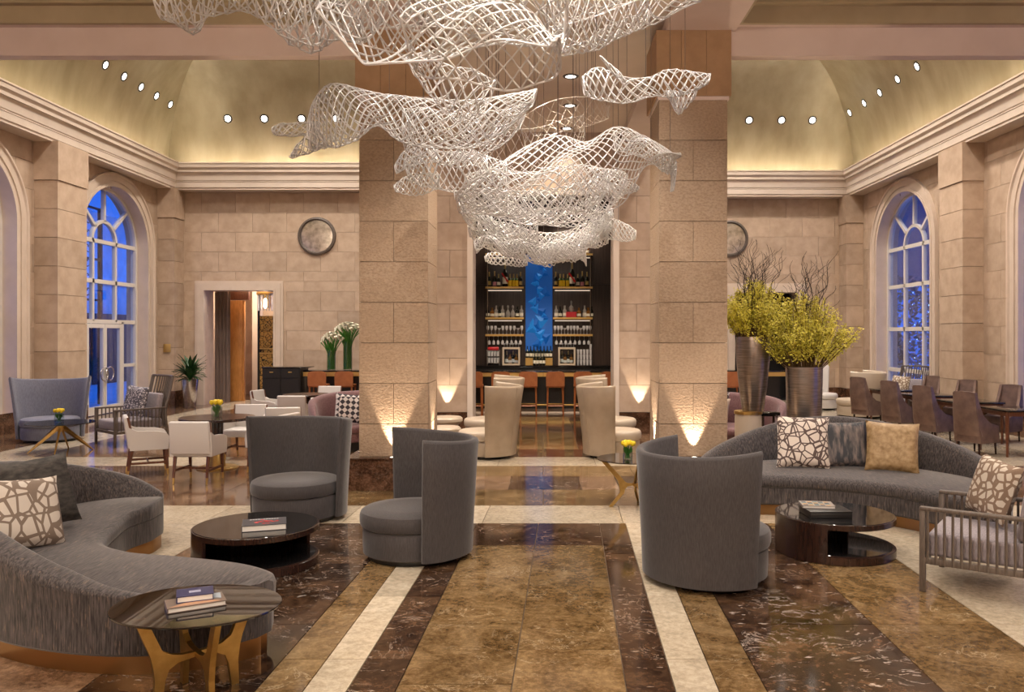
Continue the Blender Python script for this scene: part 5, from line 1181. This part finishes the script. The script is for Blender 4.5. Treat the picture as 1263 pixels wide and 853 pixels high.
# calla lilies in tall green vases
def lilies(label, c, h, r_, n, spread):
    v = thing('flower_vase', 'tall glass cylinder full of green stems, %s' % label, 'vase', c, 0, 'lily vases')
    obj('glass_cylinder', MB().lathe([(r_, 0), (r_, h), (r_-.006, h), (r_-.006, .01)], 28), M['glass'], v)
    f = thing('lily_bunch', 'bunch of white calla lilies in the %s' % label, 'flowers', (c[0], c[1], c[2]+.012), 0, 'calla lilies')
    lp = MB().lathe([(.008, 0), (.016, .04), (.034, .09), (.046, .125), (.03, .118), (.012, .05)], 10, cap=False).mesh('lily_bloom'); lp.materials.append(M['lily'])
    mb = MB()
    for k in range(n):
        a = 2.4*k; q = math.sqrt((k+.5)/n); bx_, by_ = (r_-.02)*q*math.cos(a+.6), (r_-.02)*q*math.sin(a+.6); tx_, ty_ = spread*q*math.cos(a), spread*q*math.sin(a); th_ = h+.18+.16*(1-q*q)
        mb.tube([(bx_, by_, .005), (bx_*.98, by_*.98, h*.75), (bx_+(tx_-bx_)*.45, by_+(ty_-by_)*.45, h+.06), (tx_, ty_, th_)], .0125, 5)
        b = link('lily_bloom', lp, None, f, (tx_, ty_, th_-.005)); b.rotation_euler = (-.55*q*math.sin(a), .55*q*math.cos(a), a)
    s_ = obj('stems', mb, M['stemgreen'], f); s_['kind'] = 'stuff'
lilies('shorter left vase on the side counter', (-5.46, 20.9, 1.096), .52, .115, 26, .27)
lilies('taller right vase on the side counter', (-5.10, 21.15, 1.096), .78, .12, 34, .36)
def posy(label, c, s=1.0, n=8):
    v = thing('posy_vase', 'small glass cube vase %s' % label, 'vase', c, 0, 'posy vases'); h = .13*s; q = .05*s
    obj('glass_cube', MB().box(-q, q, -q, -q+.004, 0, h).box(-q, q, q-.004, q, 0, h).box(-q, -q+.004, -q+.004, q-.004, 0, h).box(q-.004, q, -q+.004, q-.004, 0, h).box(-q, q, -q, q, 0, .004), M['glass'], v, smooth=False)
    f = thing('flower_posy', 'yellow blooms in the small vase %s' % label, 'flowers', (c[0], c[1], c[2]+.006), 0, 'yellow posies')
    mb = MB()
    bm_ = MB().lathe([(.008, -.02), (.026, -.005), (.030, .015), (.022, .035), (.006, .04)], 8).mesh('bloom'); bm_.materials.append(M['yellow'])
    for k in range(n):
        a = 2.4*k; rr_ = .055*s*math.sqrt((k+.5)/n)*1.35; z_ = h+.05*s-.02*(k/n); mb.tube([(rr_*.5*math.cos(a+2), rr_*.5*math.sin(a+2), .004), (rr_*math.cos(a), rr_*math.sin(a), z_)], .004*s, 4)
        link('bloom', bm_, None, f, (rr_*math.cos(a), rr_*math.sin(a), z_), 0, (s, s, s))
    for k in range(10):
        a = 1.1*k+.4; rr_ = .04*s; mb.add([(0, 0, .03), (rr_*math.cos(a)-.012, rr_*math.sin(a), h*.7), (rr_*1.2*math.cos(a), rr_*1.2*math.sin(a), h*1.15), (rr_*math.cos(a)+.012, rr_*math.sin(a), h*.7)], [(0, 1, 2, 3)])
    s_ = obj('stems', mb, M['stemgreen'], f); s_['kind'] = 'stuff'
posy('on the side table by the right charcoal chair', (.98, 9.40, .561), 1.0, 9)
posy('on the near round table', (-4.88, 12.12, .771), 1.2, 7)
posy('on the brass legged table by the blue grey chair', (-8.30, 13.9, .501), 1.1, 7)
# ================================================================ HANGING NET SCULPTURE
def net_piece(parent, label, ribs, nu, nv, r_, bulge, wave, phase, sleeve=True, rim=1.15, wires=3):
    # ribs: (top px, top py, bottom px, bottom py, depth) along the length; a sleeve is a closed, flattened tube of net, else an open sheet
    A = np.array([list(P(a[0], a[1], a[4]))+list(P(a[2], a[3], a[4])) for a in ribs]); n_s = nu+1
    r_ *= .86; C = cr(A, n_s); U = np.linspace(0, 1, n_s); T = C[:, None, :3]; B = C[:, None, 3:]; u = U[:, None]
    if sleeve:
        nv -= nv % 2; th = (np.arange(nv)/nv*2*PI)[None, :]
        hb = np.cos(th); db = np.sin(th)
        Sf = (T+B)/2+(T-B)/2*hb[:, :, None]; w_ = np.linalg.norm(C[:, :3]-C[:, 3:], axis=1)[:, None]
        Sf[:, :, 1] += np.minimum(bulge, w_*.45)*db+wave*np.sin(2*PI*u*2.2+phase)*np.sin(PI*u)
        Sf[:, :, 2] += wave*.3*np.sin(2*PI*(u*4.1)+th*2+phase)*np.abs(db)
    else:
        v = np.linspace(0, 1, nv+1)[None, :]; Sf = T+(B-T)*v[:, :, None]
        Sf[:, :, 1] += bulge*np.sin(PI*v)+wave*np.sin(2*PI*(u*2.2+v*.8)+phase)
        Sf[:, :, 2] += wave*.35*np.sin(2*PI*(u*3.1+v*1.1)+phase*1.7)*np.sin(PI*v)
    m = Sf.shape[1]; E = []
    for i in range(nu):
        for j in range(m):
            if (i+j) % 2 == 0:
                if sleeve or j < m-1: E.append((i, j, i+1, (j+1) % m))
                if sleeve or j > 0: E.append((i, j, i+1, (j-1) % m))
    E = np.array(E); p0 = Sf[E[:, 0], E[:, 1]]; p1 = Sf[E[:, 2], E[:, 3]]
    d = p1-p0; L = np.linalg.norm(d, axis=1, keepdims=True); keep = L[:, 0] > 1e-4; p0, p1, d, L = p0[keep], p1[keep], d[keep], L[keep]; d = d/L
    ref = np.where(np.abs(d[:, 2:3]) < .9, np.array([[0, 0, 1.]]), np.array([[1., 0, 0]])); a = np.cross(d, ref); a /= np.linalg.norm(a, axis=1, keepdims=True); b = np.cross(d, a)
    vs_ = []
    for base_ in (p0-d*r_*.5, p1+d*r_*.5):
        for q in range(4): vs_.append(base_+r_*(math.cos(PI/2*q)*a+math.sin(PI/2*q)*b))
    VV = np.stack(vs_, 1).reshape(-1, 3); n_e = len(p0); off = (np.arange(n_e)*8)[:, None]
    FF = np.concatenate([off+np.array([[q, (q+1) % 4, 4+(q+1) % 4, 4+q]]) for q in range(4)], 0)
    me = bpy.data.meshes.new('net'); me.from_pydata(VV.tolist(), [], FF.tolist()); me.shade_smooth()
    o = link('net_sleeve' if sleeve else 'net_sheet', me, M['net'], parent); o['label'] = label
    if sleeve: rings = [[Sf[k, j] for j in list(range(m))+[0]] for k in (0, -1)]
    else: rings = [[Sf[i, 0] for i in range(n_s)]+[Sf[-1, j] for j in range(1, m)]+[Sf[i, -1] for i in range(n_s-2, -1, -1)]+[Sf[0, j] for j in range(m-2, -1, -1)]]
    for ring in rings:
        rg = [tuple(x) for x in ring]; rg = [p for i, p in enumerate(rg) if i == 0 or (Vector(p)-Vector(rg[i-1])).length > 1e-3]
        if len(rg) > 2: obj('rim', MB().tube(rg, r_*rim, 5, False), M['net'], o)
    for k in range(wires):
        i = int((k+.5)/wires*nu); p = Sf[i, 0]
        if p[2] < 5.9: obj('suspension_wire', MB().tube([tuple(p), (p[0], p[1], 5.95 if abs(p[0]) > 1.6 else ZC)], .003, 4, False), M['wire'], o)
    return o
ch = thing('chandelier', 'cascading sculpture of white translucent wave-shaped nets hung from the ceiling on wires', 'chandelier', (0, 0, 0))
def rb(d, *pts): return [(*p[:4], p[4] if len(p) > 4 else d) for p in pts]
N = lambda *a, **k: net_piece(ch, *a, **k)
# upper waves, nearest to the viewer
N('ruffled net at the top left of the sculpture', rb(6.2, (195, -15, 198, 22), (215, -60, 218, 30), (236, -70, 238, 40), (262, -80, 258, 18), (285, -85, 284, 6), (320, -80, 316, 20), (350, -70, 342, 42), (395, -60, 386, 54)), 30, 16, .008, .30, .10, 0)
N('upper left fold of the top wave', rb(6.5, (330, -60, 330, 15), (365, -40, 358, 58), (395, -20, 384, 58), (430, -20, 415, 52), (470, -30, 450, 48)), 19, 15, .008, .3, .1, 1)
N('broad net wave at the top centre', rb(6.0, (395, -70, 392, 14), (425, -60, 432, 58), (455, -50, 455, 80), (490, -50, 492, 85), (535, -45, 532, 72), (575, -45, 570, 58), (610, -40, 612, 55), (655, -30, 668, 62), (700, -10, 694, 46)), 31, 11, .0105, .45, .14, 1, sleeve=False)
N('back layer of the broad top wave', rb(6.5, (400, -80, 400, 8), (450, -70, 446, 60), (510, -60, 510, 66), (570, -60, 575, 48), (640, -55, 650, 50), (700, -40, 700, 40)), 34, 11, .008, -.3, .14, 2.6, sleeve=False)
N('lower fold of the top centre wave', rb(6.3, (500, 16, 512, 86), (540, 0, 540, 98), (590, -5, 590, 104), (640, 10, 640, 109), (672, 34, 676, 102), (686, 66, 692, 80)), 23, 12, .0095, -.35, .08, 2, sleeve=False)
N('net wing at the top right', rb(6.8, (668, -15, 690, 68), (705, -30, 710, 56), (740, -40, 742, 55), (780, -45, 775, 44), (815, -45, 805, 26), (862, -30, 864, 2)), 28, 21, .0075, .35, .10, 3)
N('thin folded flap under the right wing', rb(7.0, (690, 62, 692, 70), (715, 52, 718, 66), (738, 40, 740, 56), (760, 26, 765, 46), (800, 10, 800, 30)), 19, 7, .007, .15, .05, 3, wires=1)
N('flat upper net above the wave', rb(6.9, (250, -90, 300, -5), (350, -80, 380, 20), (450, -80, 470, 30), (560, -70, 560, 40), (680, -70, 690, 25), (780, -80, 790, 5)), 42, 10, .0075, .15, .12, 4.4, sleeve=False)
N('rolled net under the top wave', rb(7.4, (500, 70, 512, 92), (522, 66, 530, 118), (550, 78, 552, 140), (585, 88, 572, 150), (612, 100, 590, 140)), 17, 16, .0075, .3, .06, .4, wires=1)
# middle waves
N('fish-tailed net wave on the upper left', rb(8.4, (381, 152, 386, 184), (388, 126, 402, 180), (404, 110, 418, 182), (428, 107, 438, 174), (462, 112, 462, 152), (495, 118, 490, 172), (530, 124, 522, 182), (580, 126, 572, 184), (628, 116, 606, 172), (662, 111, 652, 134)), 50, 24, .0085, .40, .08, 1.2)
N('rounded tail lobe of the upper left wave', rb(8.35, (336, 157, 338, 166), (350, 152, 352, 168), (372, 151, 374, 167), (392, 150, 394, 166)), 12, 10, .008, .12, .02, 1.2, wires=0)
N('pointed tail lobe of the upper left wave', rb(8.35, (357, 193, 360, 195), (372, 172, 378, 190), (390, 156, 404, 182)), 11, 9, .008, .1, .02, .4, wires=0)
N('inner layer of the upper left wave', rb(8.8, (500, 135, 500, 185), (540, 135, 540, 200), (600, 140, 590, 195), (650, 125, 640, 160)), 27, 18, .007, .3, .1, 2.2, wires=2)
N('small finned net on the upper right', rb(8.6, (718, 95, 722, 118), (735, 84, 740, 124), (760, 92, 766, 127), (800, 95, 802, 119), (820, 88, 826, 120), (850, 87, 852, 114), (876, 92, 872, 104)), 31, 13, .0085, .25, .05, 2)
N('upright fin of the small upper right net', rb(8.5, (740, 69, 744, 72), (748, 76, 754, 88), (762, 88, 772, 104)), 8, 6, .008, .08, .02, 1, wires=0)
N('hanging bag of the small upper right net', rb(8.65, (820, 112, 828, 122), (832, 112, 836, 141), (846, 112, 844, 136), (860, 108, 856, 122)), 11, 9, .0075, .15, .02, 1, wires=0)
N('left body of the middle cluster', rb(9.6, (500, 196, 506, 224), (525, 188, 530, 232), (555, 186, 560, 236), (590, 190, 592, 240), (625, 200, 626, 262)), 31, 19, .0075, .35, .06, .7, wires=2)
N('upper left fin of the middle cluster', rb(9.5, (487, 203, 489, 214), (498, 187, 502, 208), (515, 181, 520, 202), (534, 178, 540, 200)), 14, 10, .007, .15, .02, .7, wires=0)
N('lower left fin of the middle cluster', rb(9.5, (486, 228, 488, 236), (500, 218, 504, 241), (520, 214, 522, 240), (540, 214, 542, 232)), 14, 10, .007, .15, .02, .2, wires=0)
N('raised triangle on the left of the cluster', rb(9.7, (552, 203, 556, 206), (564, 184, 570, 206), (574, 181, 584, 204), (600, 192, 602, 215)), 12, 9, .007, .12, .02, .2, wires=1)
N('large arched net of the middle cluster', rb(9.5, (572, 236, 566, 262), (605, 212, 592, 262), (650, 184, 640, 266), (692, 166, 690, 258), (725, 172, 725, 262), (755, 160, 768, 250), (785, 166, 792, 210), (815, 182, 812, 206), (832, 196, 826, 212)), 51, 19, .008, -.45, .14, 1.5, sleeve=False)
N('closed belly of the middle cluster', rb(9.9, (575, 215, 575, 256), (615, 208, 615, 268), (665, 212, 665, 278), (715, 204, 718, 272), (752, 208, 755, 254), (774, 215, 772, 236)), 41, 27, .007, .5, .10, 4)
N('curled arm at the right of the cluster', rb(9.4, (756, 162, 760, 186), (785, 164, 785, 192), (812, 178, 806, 202), (828, 192, 818, 212), (834, 200, 826, 214), (834, 215, 828, 222), (831, 234, 827, 236)), 27, 10, .007, .14, .02, 2, wires=1)
N('small fin under the curled arm', rb(9.5, (755, 226, 757, 236), (768, 221, 770, 239), (782, 226, 783, 237), (788, 230, 788, 233)), 11, 9, .007, .1, .02, 2, wires=1)
N('ridge net across the cluster', rb(9.3, (560, 236, 562, 246), (610, 232, 612, 262), (660, 236, 660, 272), (710, 226, 712, 262), (750, 208, 752, 240)), 34, 15, .007, .25, .08, 3.1, wires=2)
# lowest, dense and pale
N('pale pointed net at the lower left', rb(10.6, (563, 235, 566, 242), (575, 240, 580, 264), (600, 252, 602, 278), (630, 262, 632, 292), (662, 264, 664, 300)), 28, 15, .0085, .25, .05, 1, wires=1)
N('lower left fins of the pale net', rb(10.7, (569, 258, 572, 270), (580, 266, 584, 284), (600, 276, 604, 298), (625, 286, 628, 304)), 19, 12, .008, .15, .04, 1, wires=0)
N('lower left loop of the pale net', rb(10.8, (577, 278, 580, 292), (592, 282, 595, 304), (615, 290, 618, 312), (645, 298, 645, 318)), 20, 12, .008, .15, .04, .3, wires=1)
N('dense lowest net wave', rb(11.0, (590, 272, 592, 296), (620, 274, 622, 314), (655, 284, 658, 322), (690, 286, 694, 322), (725, 276, 728, 304), (752, 264, 754, 282)), 47, 22, .0085, .35, .08, .5)
N('front layer of the lowest wave', rb(10.6, (600, 286, 603, 306), (635, 296, 638, 318), (668, 300, 670, 326), (702, 292, 704, 316), (735, 272, 738, 290), (754, 257, 756, 268)), 41, 15, .008, .25, .06, 2.5, wires=2)
N('looped end at the lower right', rb(10.9, (740, 276, 742, 294), (756, 270, 758, 296), (772, 276, 774, 298), (784, 284, 783, 295)), 17, 15, .008, .15, .02, .3, wires=1)
N('striped loop below the right end', rb(10.9, (722, 294, 724, 304), (732, 288, 736, 306), (748, 280, 750, 300)), 14, 12, .0075, .12, .02, .3, wires=1)
N('middle scraps over the bar', rb(11.2, (640, 284, 642, 304), (670, 292, 672, 312), (710, 288, 712, 308), (740, 282, 742, 298)), 31, 13, .008, .2, .06, 1.9, wires=1)
N('small fish-shaped net below the cluster', rb(11.6, (598, 316, 599, 322), (606, 311, 608, 326), (625, 314, 626, 327), (640, 318, 641, 329), (650, 321, 650, 327)), 23, 10, .0085, .12, .02, .2, wires=1)
N('trailing scrap of net before the blue panel', rb(11.4, (655, 308, 660, 324), (672, 312, 678, 330), (690, 306, 692, 322), (705, 306, 708, 324), (716, 306, 716, 316)), 23, 9, .008, .12, .03, 1.2, wires=1)
N('faint upper net in the background', rb(11.5, (640, 150, 650, 185), (690, 120, 700, 160), (740, 125, 745, 150), (752, 132, 752, 140)), 27, 6, .0035, .2, .08, 3, sleeve=False)
N('thin striped net behind the cluster', rb(11.8, (600, 165, 600, 205), (640, 160, 640, 215), (690, 150, 690, 205), (720, 140, 722, 170)), 27, 7, .0045, .2, .08, 1, sleeve=False)
N('jagged fin at the lower left edge', rb(10.5, (566, 248, 568, 258), (582, 256, 586, 272), (606, 268, 610, 280)), 16, 12, .007, .1, .03, .4, wires=0)
N('upturned fin at the lower right', rb(10.6, (728, 268, 732, 280), (742, 260, 746, 274), (752, 256, 757, 266)), 14, 12, .007, .08, .02, 1.4, wires=0)
N('ragged ruffle along the lowest wave', rb(10.5, (585, 296, 588, 312), (602, 290, 606, 300), (622, 300, 626, 318), (642, 294, 646, 308), (664, 304, 668, 326), (686, 296, 690, 312), (706, 302, 710, 322), (726, 288, 728, 302)), 44, 14, .007, .14, .06, .9, wires=1)
N('second fish-shaped scrap at the right of the blue panel', rb(11.5, (690, 312, 694, 324), (704, 308, 708, 318), (716, 306, 719, 322), (722, 310, 723, 328)), 18, 10, .007, .08, .02, .9, wires=1)
N('upper scrap between the pale nets', rb(10.9, (606, 240, 608, 258), (630, 252, 634, 268), (660, 258, 662, 276), (700, 256, 704, 280), (736, 248, 740, 268)), 40, 14, .007, .2, .06, 2.9, wires=1)
